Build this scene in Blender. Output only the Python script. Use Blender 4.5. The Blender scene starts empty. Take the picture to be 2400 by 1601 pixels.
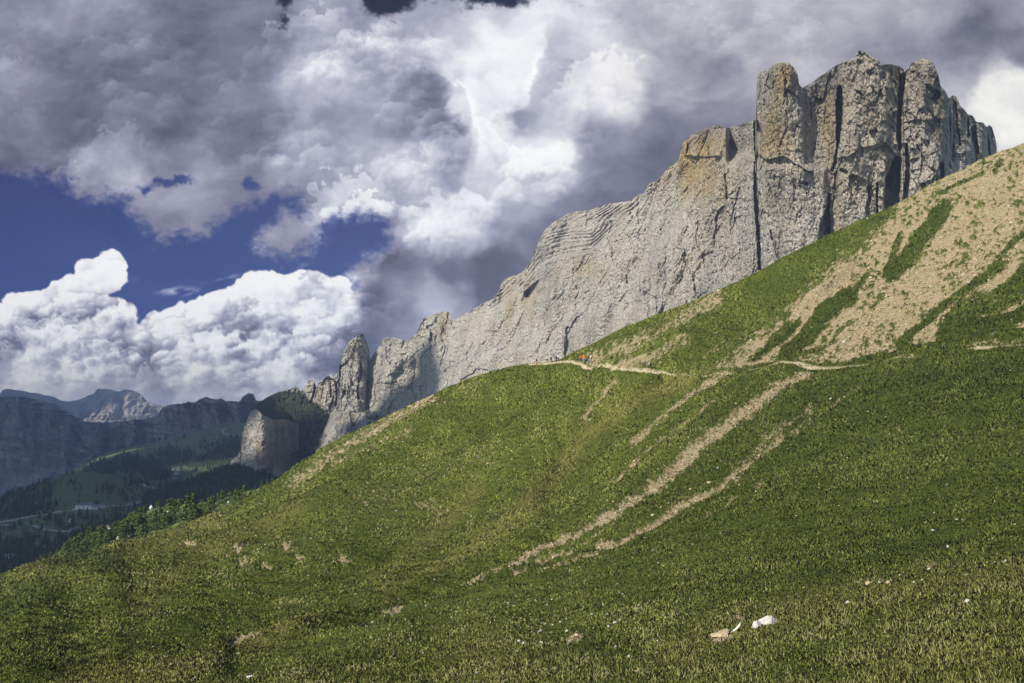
import bpy, bmesh, math, random
import numpy as np
from mathutils import Vector, Matrix

R = math.radians
sc = bpy.context.scene
COL = sc.collection
f4 = np.float32

# ------------------------------------------------------------------ camera
W_PX, H_PX = 2400.0, 1601.0                 # measuring frame used when surveying the place
FOC = 1200.0 / math.tan(R(30.0))
HORIZON = 1000.0
PITCH = math.atan((HORIZON - H_PX / 2) / FOC)
cam_d = bpy.data.cameras.new('camera')
cam = bpy.data.objects.new('camera', cam_d)
COL.objects.link(cam)
cam.location = (0, 0, 0)
cam.rotation_euler = (math.pi / 2 + PITCH, 0, 0)
cam_d.sensor_fit = 'HORIZONTAL'
cam_d.angle = R(60.0)
cam_d.clip_start = 0.1
cam_d.clip_end = 80000.0
sc.camera = cam

# ------------------------------------------------------------------ light
SUN_EL = 33.0
SUN_H = Vector((-0.64, -0.77, 0)).normalized()       # the sun stands left of and behind the viewer
SUN = Vector((SUN_H.x * math.cos(R(SUN_EL)), SUN_H.y * math.cos(R(SUN_EL)), math.sin(R(SUN_EL))))
sun_d = bpy.data.lights.new('sun', 'SUN')
sun_d.energy = 4.7
sun_d.angle = R(0.5)
sun_d.color = (1.0, 0.93, 0.80)
sun = bpy.data.objects.new('sun', sun_d)
COL.objects.link(sun)
sun.rotation_euler = SUN.to_track_quat('Z', 'Y').to_euler()

world = bpy.data.worlds.new('World')
sc.world = world
world.use_nodes = True
wn = world.node_tree.nodes
wl = world.node_tree.links
wn.clear()
sky_n = wn.new('ShaderNodeTexSky')
sky_n.sky_type = 'NISHITA'
sky_n.sun_disc = False
sky_n.sun_elevation = R(SUN_EL)
sky_n.sun_rotation = math.atan2(SUN_H.x, SUN_H.y)
sky_n.altitude = 2200
bgn = wn.new('ShaderNodeBackground')
bgn.inputs['Strength'].default_value = 0.11
wo = wn.new('ShaderNodeOutputWorld')
wl.new(sky_n.outputs[0], bgn.inputs[0])
wl.new(bgn.outputs[0], wo.inputs[0])

sc.view_settings.view_transform = 'Standard'
sc.view_settings.look = 'None'
sc.view_settings.exposure = 0.38
sc.view_settings.gamma = 1.0
sc.render.engine = 'CYCLES'
sc.cycles.use_adaptive_sampling = True
sc.cycles.adaptive_threshold = 0.02
sc.cycles.max_bounces = 4
sc.cycles.diffuse_bounces = 2
sc.cycles.glossy_bounces = 1
sc.cycles.transmission_bounces = 2
sc.cycles.transparent_max_bounces = 6
sc.cycles.volume_bounces = 0
sc.cycles.use_denoising = True
sc.cycles.denoiser = 'OPENIMAGEDENOISE'
sc.cycles.denoising_input_passes = 'RGB_ALBEDO_NORMAL'
sc.cycles.denoising_prefilter = 'ACCURATE'

# ------------------------------------------------------------------ helpers
rng = np.random.default_rng(7)
random.seed(7)
TAB = rng.random((512, 512)).astype(f4)
CJ = rng.random((2, 512, 512)).astype(f4)
CT, ST = math.cos(PITCH), math.sin(PITCH)


def unproj(px, py, r):
    """surveyed direction (px,py) and horizontal range r in metres -> world point"""
    x = np.asarray(px, dtype=np.float64) - 1200.0
    zc = -(np.asarray(py, dtype=np.float64) - H_PX / 2)
    dy = FOC * CT - zc * ST
    dz = FOC * ST + zc * CT
    h = np.sqrt(x * x + dy * dy)
    k = r / h
    return np.stack([x * k, dy * k, dz * k], -1)


def P3(px, py, r):
    return Vector(unproj(px, py, r).tolist())


def vn(x, y, seed=0):
    x = np.asarray(x); y = np.asarray(y)
    xi = np.floor(x); yi = np.floor(y)
    xf = (x - xi).astype(f4); yf = (y - yi).astype(f4)
    xi = xi.astype(np.int64) + seed * 37; yi = yi.astype(np.int64) + seed * 101
    u = xf * xf * (3 - 2 * xf); v = yf * yf * (3 - 2 * yf)
    a = TAB[xi & 511, yi & 511]; b = TAB[(xi + 1) & 511, yi & 511]
    c = TAB[xi & 511, (yi + 1) & 511]; d = TAB[(xi + 1) & 511, (yi + 1) & 511]
    return a + (b - a) * u + (c - a) * v + (a - b - c + d) * u * v


def fbm(x, y, o=5, seed=0, g=0.5, mode=0):
    s = 0.0; amp = 1.0; tot = 0.0
    for i in range(o):
        n = vn(x, y, seed + i * 3)
        if mode == 1:
            n = 1 - abs(2 * n - 1)
        elif mode == 2:
            n = abs(2 * n - 1)
        s = s + n * amp; tot += amp; amp *= g
        x, y = x * 1.62 - y * 1.21 + 3.7, x * 1.21 + y * 1.62 + 8.1
    return s / tot


def worley(x, y, seed=0):
    xi = np.floor(x).astype(np.int64); yi = np.floor(y).astype(np.int64)
    d1 = np.full(np.shape(x), 9.0, f4); d2 = d1.copy(); cid = np.zeros(np.shape(x), f4)
    for i in (-1, 0, 1):
        for j in (-1, 0, 1):
            a = (xi + i + seed * 17) & 511; b = (yi + j + seed * 29) & 511
            d = (xi + i + CJ[0][a, b] - x) ** 2 + (yi + j + CJ[1][a, b] - y) ** 2
            near = d < d1
            d2 = np.where(near, d1, np.minimum(d2, d))
            cid = np.where(near, TAB[a, b], cid)
            d1 = np.where(near, d, d1)
    return np.sqrt(d1), np.sqrt(d2), cid


def sst(a, b, x):
    t = np.clip((x - a) / (b - a), 0, 1)
    return t * t * (3 - 2 * t)


def gs(x, y, cx, cy, rx, ry, rot=0.0):
    c, s = math.cos(rot), math.sin(rot)
    dx = x - cx; dy = y - cy
    a = (dx * c + dy * s) / rx; b = (-dx * s + dy * c) / ry
    return np.exp(-(a * a + b * b))


def seg_dist(x, y, pts, prof=None):
    """distance to a polyline; with prof, interpolated profile value at the nearest point"""
    best = np.full(np.shape(x), 1e9, f4); val = np.zeros(np.shape(x), f4)
    for k in range(len(pts) - 1):
        (ax, ay), (bx, by) = pts[k][:2], pts[k + 1][:2]
        dx, dy = bx - ax, by - ay
        L = dx * dx + dy * dy + 1e-9
        t = np.clip(((x - ax) * dx + (y - ay) * dy) / L, 0, 1)
        d = np.hypot(x - ax - t * dx, y - ay - t * dy)
        m = d < best
        best = np.where(m, d, best)
        if prof is not None:
            val = np.where(m, prof[k] + (prof[k + 1] - prof[k]) * t, val)
    return (best, val) if prof is not None else best


def poly_sd(x, y, pts):
    """signed distance, positive inside"""
    ins = np.zeros(np.shape(x), bool)
    n = len(pts)
    for k in range(n):
        (ax, ay), (bx, by) = pts[k], pts[(k + 1) % n]
        if ay == by:
            continue
        c = ((ay > y) != (by > y)) & (x < (bx - ax) * (y - ay) / (by - ay) + ax)
        ins ^= c
    d = seg_dist(x, y, list(pts) + [pts[0]])
    return np.where(ins, d, -d)


def interp(x, pts):
    p = np.array(pts, float)
    return np.interp(x, p[:, 0], p[:, 1])


def link_mesh(name, verts, faces, mat, smooth=True, parent=None, attrs=None, fcol=None):
    me = bpy.data.meshes.new(name)
    verts = np.ascontiguousarray(verts, dtype=f4).reshape(-1, 3)
    faces = np.ascontiguousarray(faces, dtype=np.int32)
    nf, k = faces.shape
    me.vertices.add(len(verts)); me.vertices.foreach_set('co', verts.ravel())
    me.loops.add(nf * k); me.loops.foreach_set('vertex_index', faces.ravel())
    me.polygons.add(nf)
    me.polygons.foreach_set('loop_start', np.arange(0, nf * k, k, dtype=np.int32))
    try:
        me.polygons.foreach_set('loop_total', np.full(nf, k, np.int32))
    except Exception:
        pass
    me.polygons.foreach_set('use_smooth', np.full(nf, smooth, bool))
    me.update(calc_edges=True)
    for an, av in (attrs or {}).items():
        av = np.ascontiguousarray(av, dtype=f4)
        if av.ndim == 1:
            a = me.attributes.new(an, 'FLOAT', 'POINT'); a.data.foreach_set('value', av)
        else:
            a = me.attributes.new(an, 'FLOAT_COLOR', 'POINT')
            a.data.foreach_set('color', np.concatenate([av, np.ones((len(av), 1), f4)], 1).ravel())
    if mat is not None:
        me.materials.append(mat)
    o = bpy.data.objects.new(name, me)
    COL.objects.link(o)
    if parent is not None:
        o.parent = parent
    return o


def grid_faces(nr, nc):
    i = np.arange(nr * nc, dtype=np.int32).reshape(nr, nc)
    return np.stack([i[:-1, :-1], i[:-1, 1:], i[1:, 1:], i[1:, :-1]], -1).reshape(-1, 4)


def tag(o, label=None, cat=None, group=None, kind=None):
    if label: o['label'] = label
    if cat: o['category'] = cat
    if group: o['group'] = group
    if kind: o['kind'] = kind
    return o


def empty(name, loc, label, cat, group=None):
    o = bpy.data.objects.new(name, None); COL.objects.link(o)
    o.empty_display_size = 0.2
    o.location = loc
    return tag(o, label, cat, group)


# ------------------------------------------------------------------ materials
class NT:
    def __init__(s, name, rough=0.9):
        s.m = bpy.data.materials.new(name); s.m.use_nodes = True
        s.t = s.m.node_tree; s.n = s.t.nodes; s.l = s.t.links
        s.n.clear()
        s.out = s.n.new('ShaderNodeOutputMaterial')
        s.b = s.n.new('ShaderNodeBsdfPrincipled')
        s.b.inputs['Roughness'].default_value = rough
        s.b.inputs['Specular IOR Level'].default_value = 0.15
        s.l.new(s.b.outputs[0], s.out.inputs[0])
        s.tc = None

    def co(s, scale=(1, 1, 1)):
        if s.tc is None:
            s.tc = s.n.new('ShaderNodeTexCoord')
        mp = s.n.new('ShaderNodeMapping'); mp.inputs['Scale'].default_value = scale
        s.l.new(s.tc.outputs['Object'], mp.inputs[0])
        return mp.outputs[0]

    def noise(s, scale, det=5, rough=0.55, vec=None, dist=0.0):
        q = s.n.new('ShaderNodeTexNoise')
        q.inputs['Scale'].default_value = scale; q.inputs['Detail'].default_value = det
        q.inputs['Roughness'].default_value = rough; q.inputs['Distortion'].default_value = dist
        s.l.new(vec if vec is not None else s.co(), q.inputs['Vector'])
        return q.outputs['Fac']

    def vor(s, scale, vec=None, feat='F1', out='Distance', rnd=1.0):
        q = s.n.new('ShaderNodeTexVoronoi'); q.feature = feat
        q.inputs['Scale'].default_value = scale
        q.inputs['Randomness'].default_value = rnd
        s.l.new(vec if vec is not None else s.co(), q.inputs['Vector'])
        return q.outputs[out]

    def attr(s, name, out='Fac'):
        q = s.n.new('ShaderNodeAttribute'); q.attribute_name = name
        return q.outputs[out]

    def ramp(s, fac, stops, interp='LINEAR'):
        q = s.n.new('ShaderNodeValToRGB'); q.color_ramp.interpolation = interp
        e = q.color_ramp.elements
        while len(e) < len(stops): e.new(0.5)
        for k, (p, c) in enumerate(stops):
            e[k].position = p
            e[k].color = (c, c, c, 1) if not isinstance(c, tuple) else (*c, 1)
        s.l.new(fac, q.inputs[0])
        return q.outputs[0]

    def mix(s, fac, a, b, mode='MIX'):
        q = s.n.new('ShaderNodeMix'); q.data_type = 'RGBA'; q.blend_type = mode
        for inp, v in ((q.inputs[0], fac), (q.inputs[6], a), (q.inputs[7], b)):
            if hasattr(v, 'links') or hasattr(v, 'is_linked'):
                s.l.new(v, inp)
            elif isinstance(v, tuple):
                inp.default_value = (*v, 1)
            else:
                inp.default_value = v
        return q.outputs[2]

    def math(s, op, a, b=0.0, clamp=False):
        q = s.n.new('ShaderNodeMath'); q.operation = op; q.use_clamp = clamp
        for inp, v in ((q.inputs[0], a), (q.inputs[1], b)):
            if hasattr(v, 'is_linked'):
                s.l.new(v, inp)
            else:
                inp.default_value = v
        return q.outputs[0]

    def bump(s, h, strength=0.5, dist=1.0):
        q = s.n.new('ShaderNodeBump')
        q.inputs['Strength'].default_value = strength; q.inputs['Distance'].default_value = dist
        s.l.new(h, q.inputs['Height'])
        s.l.new(q.outputs[0], s.b.inputs['Normal'])
        return q

    def base(s, c):
        if isinstance(c, tuple):
            s.b.inputs['Base Color'].default_value = (*c, 1)
        else:
            s.l.new(c, s.b.inputs['Base Color'])
        return s


def simple(name, col, rough=0.8, var=0.25, scale=8.0):
    m = NT(name, rough)
    n = m.noise(scale, 4)
    c2 = tuple(min(1, v * (1 + var)) for v in col); c1 = tuple(v * (1 - var) for v in col)
    m.base(m.ramp(n, [(0.3, c1), (0.7, c2)]))
    return m.m


def rock_mat(name, size, grey=(0.49, 0.46, 0.41), dark=(0.27, 0.255, 0.23), ochre=(0.52, 0.37, 0.16), bump=1.0, strata=0.0):
    """size = metres of the finest fractures that read at this rock's distance"""
    m = NT(name, 0.95)
    big = m.noise(0.012 / size * 1.2, 6, 0.6, m.co((1, 1, 0.45)))
    streak = m.noise(0.085 / size, 6, 0.66, m.co((1, 1, 0.10)), 0.5)
    fine = m.noise(0.45 / size, 6, 0.72)
    tone = m.ramp(fine, [(0.30, tuple(v * 0.55 for v in grey)), (0.5, grey), (0.72, tuple(min(1, v * 1.28) for v in grey))])
    c = m.mix(m.ramp(streak, [(0.47, 0.0), (0.62, 0.85)]), tone, dark)
    c = m.mix(m.ramp(big, [(0.38, 0.0), (0.62, 0.55)]), c, (grey[0] * 1.22, grey[1] * 1.2, grey[2] * 1.14))
    mid = m.noise(0.05 / size, 5, 0.65, m.co((1, 1, 0.5)))
    c = m.mix(m.ramp(mid, [(0.48, 0.0), (0.7, 0.6)]), c, (grey[0] * 0.80, grey[1] * 0.70, grey[2] * 0.52))
    oc = m.math('MULTIPLY', m.attr('ochre'), m.ramp(m.noise(0.05 / size, 5, 0.6, m.co((1, 1, 0.3))), [(0.30, 0.25), (0.62, 1.0)]))
    c = m.mix(oc, c, m.mix(m.ramp(fine, [(0.35, 0.0), (0.65, 1.0)]), tuple(v * 0.55 for v in ochre), ochre))
    dk = m.math('MULTIPLY', m.attr('stain_shade'), m.ramp(streak, [(0.38, 0.4), (0.6, 1.0)]))
    c = m.mix(dk, c, tuple(v * 0.6 for v in dark))
    gcol = m.mix(m.ramp(m.noise(0.3 / size, 4), [(0.35, 0.0), (0.65, 1.0)]), (0.022, 0.036, 0.012), (0.05, 0.07, 0.022))
    c = m.mix(m.attr('grass'), c, gcol)
    m.base(c)
    cr = m.vor(0.16 / size, m.co((1, 1, 0.7)), 'DISTANCE_TO_EDGE')
    cr2 = m.vor(0.5 / size, m.co((1, 1.0, 0.8)), 'DISTANCE_TO_EDGE')
    h = m.math('ADD', m.math('MULTIPLY', m.ramp(cr, [(0.0, 0.0), (0.12, 1.0)]), 0.5), m.math('MULTIPLY', m.ramp(cr2, [(0.0, 0.0), (0.2, 1.0)]), 0.35))
    h = m.math('ADD', h, m.math('MULTIPLY', fine, 1.6))
    if strata:
        st = m.noise(1.0, 3, 0.6, m.co((0.02 / size, 0.02 / size, 0.35 / size)))
        h = m.math('ADD', h, m.math('MULTIPLY', st, strata))
    m.bump(h, 1.0, size * 1.6 * bump)
    return m.m

# ------------------------------------------------------------------ the near hillside
SKY_FG = [(-900, 1590), (-500, 1500), (-300, 1440), (-100, 1378), (0, 1347), (60, 1322), (112, 1308), (167, 1303), (200, 1296), (242, 1279), (271, 1266),
          (320, 1262), (357, 1252), (387, 1244), (433, 1227), (476, 1212), (525, 1192), (556, 1178), (586, 1161), (615, 1145),
          (649, 1123), (701, 1084), (755, 1050), (810, 1021), (856, 998), (930, 964), (1016, 925), (1057, 905), (1115, 882),
          (1184, 863), (1230, 855), (1275, 849.5), (1310, 844), (1344, 826), (1383, 809), (1459, 767), (1536, 737), (1612, 710),
          (1673, 683), (1727, 660), (1800, 624), (1830, 605), (1925, 561), (2021, 517), (2078, 492), (2136, 463), (2193, 429),
          (2250, 402), (2296, 375), (2336, 358), (2400, 337), (2700, 215), (3200, 20), (3500, -60)]
TRAIL_Y = [(1240, 856), (1310, 849), (1340, 849), (1365, 852), (1390, 854), (1420, 858), (1460, 864), (1500, 870), (1540, 872), (1600, 871), (1660, 868),
           (1740, 864), (1790, 858), (1830, 853), (1870, 858), (1920, 864), (1965, 867), (2060, 864), (2200, 860), (2400, 860), (2700, 858)]
YB = 2300.0
# surveyed columns: direction -> (height in the survey frame, horizontal range)
COLS = {
    -900: [(2300, 10), (1900, 22), (1700, 40), (1640, 70), (1590, 110)],
    -400: [(2300, 9), (1800, 22), (1601, 38), (1540, 60), (1500, 110), (1468, 200)],
    0: [(2300, 8), (1900, 14), (1700, 24), (1601, 33), (1500, 48), (1440, 70), (1400, 110), (1392, 170), (1347, 300)],
    200: [(2300, 8), (1900, 13), (1700, 22), (1601, 30), (1500, 46), (1400, 74), (1330, 125), (1316, 200), (1296, 320)],
    400: [(2300, 7), (1900, 12), (1700, 19), (1601, 26), (1500, 40), (1400, 68), (1300, 130), (1270, 210), (1239, 300)],
    640: [(2300, 6.5), (1900, 11), (1700, 17), (1601, 23), (1500, 36), (1400, 66), (1300, 108), (1200, 180), (1129, 270)],
    860: [(2300, 6), (1900, 10), (1700, 15), (1601, 20.5), (1500, 31), (1400, 52), (1300, 88), (1180, 145), (1080, 195), (996, 240)],
    1060: [(2300, 5.5), (1900, 9), (1700, 13.5), (1601, 18), (1500, 27), (1400, 43), (1300, 72), (1180, 118), (1050, 170), (904, 232)],
    1300: [(2300, 5), (1900, 8), (1700, 12), (1601, 15.5), (1500, 22), (1400, 34), (1300, 54), (1180, 86), (1050, 128), (930, 175), (846, 222)],
    1500: [(2300, 4.6), (1900, 7.4), (1700, 10.8), (1601, 13.8), (1500, 19), (1400, 28), (1300, 42), (1180, 66), (1050, 97), (930, 130), (872, 148), (866, 152), (800, 178), (751, 205)],
    1750: [(2300, 4.2), (1900, 6.8), (1700, 9.6), (1601, 12), (1500, 16.5), (1400, 23.5), (1300, 34), (1180, 54), (1050, 83), (930, 114), (866, 130), (859, 135), (760, 170), (649, 215)],
    2050: [(2300, 3.8), (1900, 6), (1700, 8.6), (1601, 10.6), (1500, 14.5), (1400, 20), (1300, 28), (1180, 43), (1050, 68), (930, 100), (865, 118), (858, 123), (740, 160), (620, 205), (504, 255)],
    2400: [(2300, 3.5), (1900, 5.6), (1700, 7.6), (1601, 9.4), (1500, 12.4), (1400, 16.5), (1300, 23), (1180, 35), (1050, 55), (930, 84), (862, 104), (855, 109), (700, 150), (500, 215), (337, 300)],
    2900: [(2300, 3.2), (1900, 5), (1700, 6.8), (1601, 8.3), (1500, 10.6), (1400, 14), (1300, 19), (1180, 28), (1050, 44), (930, 68), (862, 84), (855, 89), (600, 150), (300, 240), (134, 300)],
    3500: [(2300, 3), (1900, 4.5), (1601, 7.4), (1400, 12), (1180, 23), (930, 54), (862, 70), (855, 75), (500, 150), (200, 230), (-60, 300)],
}
_ks = sorted(COLS)
_V = np.linspace(0, 1, 401)
_tab = []
for k in _ks:
    c = COLS[k]; top = float(interp(k, SKY_FG))
    v = [(YB - y) / (YB - top) for y, r in c]; v[-1] = 1.0
    _tab.append(np.interp(_V, v, np.log([r for y, r in c])))
_tab = np.array(_tab)
_ker = np.exp(-np.linspace(-2, 2, 13) ** 2); _ker /= _ker.sum()
_tab = np.array([np.convolve(np.pad(t, 6, mode='edge'), _ker, 'valid') for t in _tab])


def _cubic_cols(x, tabcols):
    """Catmull-Rom across the surveyed columns; returns len(x) by n"""
    ks = np.array(_ks, float)
    m = np.zeros_like(tabcols)
    m[1:-1] = (tabcols[2:] - tabcols[:-2]) / (ks[2:] - ks[:-2])[:, None]
    m[0] = (tabcols[1] - tabcols[0]) / (ks[1] - ks[0]); m[-1] = (tabcols[-1] - tabcols[-2]) / (ks[-1] - ks[-2])
    i = np.clip(np.searchsorted(ks, x) - 1, 0, len(ks) - 2)
    h = ks[i + 1] - ks[i]; t = np.clip((x - ks[i]) / h, 0, 1)[:, None]; h = h[:, None]
    a, b = tabcols[i], tabcols[i + 1]
    return ((2 * t**3 - 3 * t**2 + 1) * a + (t**3 - 2 * t**2 + t) * h * m[i] + (-2 * t**3 + 3 * t**2) * b + (t**3 - t**2) * h * m[i + 1])


NX_FG, NY_FG = 1500, 900
xs_fg = np.linspace(-500, 3100, NX_FG)
top_fg = interp(xs_fg, SKY_FG)
top_fg = np.convolve(np.pad(top_fg, 4, mode='edge'), np.ones(9) / 9, 'valid')
LR = _cubic_cols(xs_fg, _tab)                                  # log range on (column, v)
# finer rows towards the skyline
vv = 1 - (1 - np.linspace(0, 1, NY_FG)) ** 1.0
vv = np.interp(np.linspace(0, 1, NY_FG), [0, 0.15, 1], [0, 0.42, 1])
X_FG, V_FG = np.meshgrid(xs_fg, vv)
Y_FG = YB - V_FG * (YB - top_fg[None, :])
iv = np.clip(V_FG * 400, 0, 399.999); i0 = iv.astype(int); fr = iv - i0
cidx = np.broadcast_to(np.arange(NX_FG)[None, :], V_FG.shape)
LR_G = LR[cidx, i0] * (1 - fr) + LR[cidx, i0 + 1] * fr
R_FG = np.exp(LR_G)
# swells and hollows that follow the fall line (metres towards/away)
VALE = [  # polyline, half width px, change of range as a fraction
    ([(560, 1540), (700, 1500), (860, 1450), (1000, 1400), (1150, 1345), (1300, 1280)], 34, 0.07),
    ([(560, 1600), (700, 1560), (820, 1520), (960, 1480)], 26, -0.03),
    ([(1290, 1130), (1350, 1060), (1450, 980), (1560, 900)], 36, 0.05),
    ([(560, 1330), (760, 1290), (980, 1250)], 60, -0.04),
    ([(200, 1310), (380, 1300), (560, 1290), (700, 1240)], 16, 0.05),
    ([(60, 1400), (150, 1345), (260, 1318), (400, 1310)], 18, -0.05),
    ([(1500, 1470), (1660, 1435), (1850, 1400), (2030, 1360), (2200, 1320), (2400, 1270)], 26, 0.016),
    ([(1560, 1520), (1750, 1470), (2000, 1410), (2300, 1330)], 34, -0.02),
    ([(1250, 1440), (1420, 1490), (1560, 1540)], 30, 0.03),
    ([(760, 1110), (900, 1050), (1050, 980)], 30, -0.02),
    ([(1640, 700), (1800, 640), (2000, 560), (2200, 450)], 22, 0.02),
    ([(1680, 850), (1800, 770), (1950, 640), (2080, 530)], 22, -0.02),
]
for pts, w, amt in VALE:
    d = seg_dist(X_FG, Y_FG, pts)
    R_FG = R_FG * (1 + 1.7 * amt * np.exp(-(d / w) ** 2) * (1 - V_FG ** 40))
P_FG = unproj(X_FG, Y_FG, R_FG)
gx, gy = P_FG[..., 0], P_FG[..., 1]
edge = 1 - 0.75 * sst(0.97, 1.0, V_FG)
ga, gb = gx * 0.51 + gy * 0.86, gx * 0.86 - gy * 0.51          # along and across the fall line
calm_ = 1 - 0.65 * sst(1000, 350, X_FG) * sst(70, 120, R_FG)
gb_ = gb + 10 * (fbm(ga / 30, gb / 30, 2, 19) - 0.5)
bumpz = (((fbm(ga / 90, gb_ / 30, 2, 2) - 0.5) * 6.5 * sst(25, 90, R_FG) + (fbm(ga / 40, gb_ / 11, 3, 5) - 0.5) * 2.6 * sst(12, 60, R_FG)) * calm_
         + (fbm(ga / 1.7, gb / 12, 3, 61) - 0.5) * 0.42 * sst(12, 40, R_FG) + (fbm(gx / 6.0, gy / 6.0, 3, 11) - 0.5) * 0.75 * sst(10, 40, R_FG)
         + (fbm(gx / 1.6, gy / 1.6, 3, 21) - 0.5) * np.clip(0.10 + R_FG * 0.0016, 0, 0.42))
P_FG[..., 2] += bumpz * edge


def grid_normals(P):
    a = np.gradient(P, axis=0); b = np.gradient(P, axis=1)
    n = np.cross(b, a); n /= np.linalg.norm(n, axis=2, keepdims=True) + 1e-12
    return np.where(n[..., 2:3] < 0, -n, n)


def fg_point(px, py):
    """point of the near hillside seen in the surveyed direction"""
    ci = int(np.clip(np.interp(px, xs_fg, np.arange(NX_FG)), 0, NX_FG - 1))
    # re-project the displaced column so the returned point really lies on the ground
    c = P_FG[:, ci]
    yc = c[:, 1] * CT + c[:, 2] * ST
    zc = -c[:, 1] * ST + c[:, 2] * CT
    sy = H_PX / 2 - zc / yc * FOC
    k = int(np.argmin(np.abs(sy - py)))
    return Vector(c[k].tolist())


# --- what grows or lies bare where (a ground map with some painted light and shade)
SC_POLY = [(2500, 260), (2400, 322), (2290, 362), (2190, 420), (2120, 468), (2085, 515), (2010, 580), (1940, 622), (1850, 690), (1770, 755), (1700, 815), (1655, 862),
           (1800, 846), (1900, 852), (2000, 846), (2120, 838), (2260, 822), (2420, 815), (2700, 800), (2700, 200)]
GREEN = [([(2215, 500), (2150, 575), (2085, 640)], 20, 1.0), ([(1985, 695), (1930, 730), (1860, 800), (1845, 822)], 27, 1.0),
         ([(2030, 640), (2000, 690), (1960, 720)], 8, 0.7), ([(2340, 620), (2250, 690), (2170, 770), (2110, 815)], 15, 1.0),
         ([(2430, 620), (2380, 690), (2330, 720), (2270, 740)], 34, 1.1), ([(2290, 730), (2240, 770), (2225, 810), (2330, 790), (2420, 760)], 32, 1.1),
         ([(1870, 730), (1800, 790), (1760, 830)], 10, 0.8), ([(1830, 850), (1950, 790), (1990, 750)], 9, 0.5), ([(1780, 700), (1850, 720), (1800, 775)], 8, 0.6),
         ([(2340, 400), (2330, 420)], 6, 1.0), ([(2200, 470), (2260, 440), (2300, 425)], 6, 0.7), ([(2070, 640), (2110, 560)], 7, 0.7),
         ([(2000, 840), (2200, 826), (2400, 818)], 8, 0.45), ([(2440, 520), (2380, 560), (2340, 600)], 9, 0.6)]
BARE = [([(1680, 695), (1600, 745), (1520, 790), (1440, 822), (1390, 838)], 30, 0.62), ([(1600, 800), (1520, 845), (1450, 855)], 22, 0.72),
        ([(1790, 720), (1700, 790), (1620, 850)], 7, 0.35),
        ([(1445, 888), (1405, 928), (1368, 975)], 8, 0.72), ([(1380, 975), (1300, 1010)], 10, 0.35),
        ([(1700, 868), (1640, 905), (1560, 955), (1480, 1020)], 11, 0.75), ([(1680, 930), (1620, 980), (1560, 1015), (1500, 1060), (1440, 1110)], 6, 0.8),
        ([(1890, 885), (1830, 915), (1770, 965), (1700, 1010), (1640, 1045), (1590, 1085)], 17, 0.86), ([(1590, 1085), (1530, 1130), (1480, 1165), (1420, 1205)], 15, 0.85),
        ([(1420, 1205), (1350, 1248), (1260, 1295), (1180, 1330), (1080, 1372), (990, 1404), (900, 1440)], 10, 0.86),
        ([(1440, 1215), (1370, 1262), (1270, 1312), (1200, 1340)], 4, 0.7),
        ([(2010, 925), (1930, 975), (1860, 1015)], 9, 0.62), ([(1900, 960), (1820, 1010), (1760, 1060), (1720, 1120)], 12, 0.55),
        ([(1830, 1020), (1770, 1070), (1700, 1120), (1660, 1145), (1600, 1175), (1540, 1215), (1480, 1240), (1400, 1272)], 9, 0.90),
        ([(1790, 1130), (1730, 1165), (1690, 1195), (1640, 1225)], 5, 0.66), ([(1500, 1235), (1430, 1270), (1320, 1310), (1260, 1340)], 5, 0.6),
        ([(1010, 935), (900, 998), (800, 1058), (690, 1128)], 24, 0.66), ([(1130, 900), (1000, 960), (900, 1020)], 30, 0.32), ([(960, 1030), (820, 1080), (700, 1130)], 14, 0.5),
        ([(860, 1180), (1060, 1090), (1150, 1080)], 45, 0.30), ([(980, 1185), (1045, 1170)], 14, 0.4),
        ([(0, 1390), (60, 1362), (110, 1338)], 6, 0.5), ([(545, 1513), (600, 1492)], 7, 0.85), ([(620, 1565), (680, 1550)], 7, 0.55), ([(815, 1418), (850, 1410)], 4, 0.9),
        ([(905, 1432), (930, 1425)], 6, 0.8), ([(1330, 1503), (1362, 1497)], 9, 0.8), ([(1590, 1508), (1640, 1490)], 5, 0.65), ([(1668, 1498), (1705, 1492)], 13, 0.95),
        ([(1725, 1447), (1740, 1452)], 10, 0.6), ([(2010, 1372), (2090, 1362), (2140, 1345)], 10, 0.42), ([(2170, 1330), (2200, 1320)], 7, 0.5),
        ([(425, 1287), (455, 1282)], 6, 0.9), ([(415, 1270), (425, 1268)], 3, 0.8), ([(456, 1262), (492, 1256)], 3, 0.7), ([(545, 1283), (580, 1278)], 4, 0.9), ([(528, 1300), (555, 1298)], 6, 0.85),
        ([(640, 1257), (655, 1255)], 3, 0.7), ([(663, 1280), (680, 1278)], 4, 0.85), ([(695, 1282), (710, 1281)], 3, 0.7), ([(565, 1315), (590, 1313)], 5, 0.85), ([(615, 1313), (635, 1312)], 4, 0.7),
        ([(797, 1286), (817, 1284)], 4, 0.9), ([(355, 1322), (380, 1320)], 3, 0.7), ([(470, 1250), (530, 1225)], 4, 0.35), ([(880, 1190), (900, 1185)], 4, 0.4),
        ([(1560, 1290), (1575, 1270)], 3, 0.6), ([(2390, 800), (2330, 826)], 8, 0.6), ([(2270, 850), (2400, 848)], 6, 0.6), ([(620, 1370), (700, 1385)], 30, 0.12), ([(1180, 1450), (1320, 1480)], 40, 0.16)]
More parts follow.
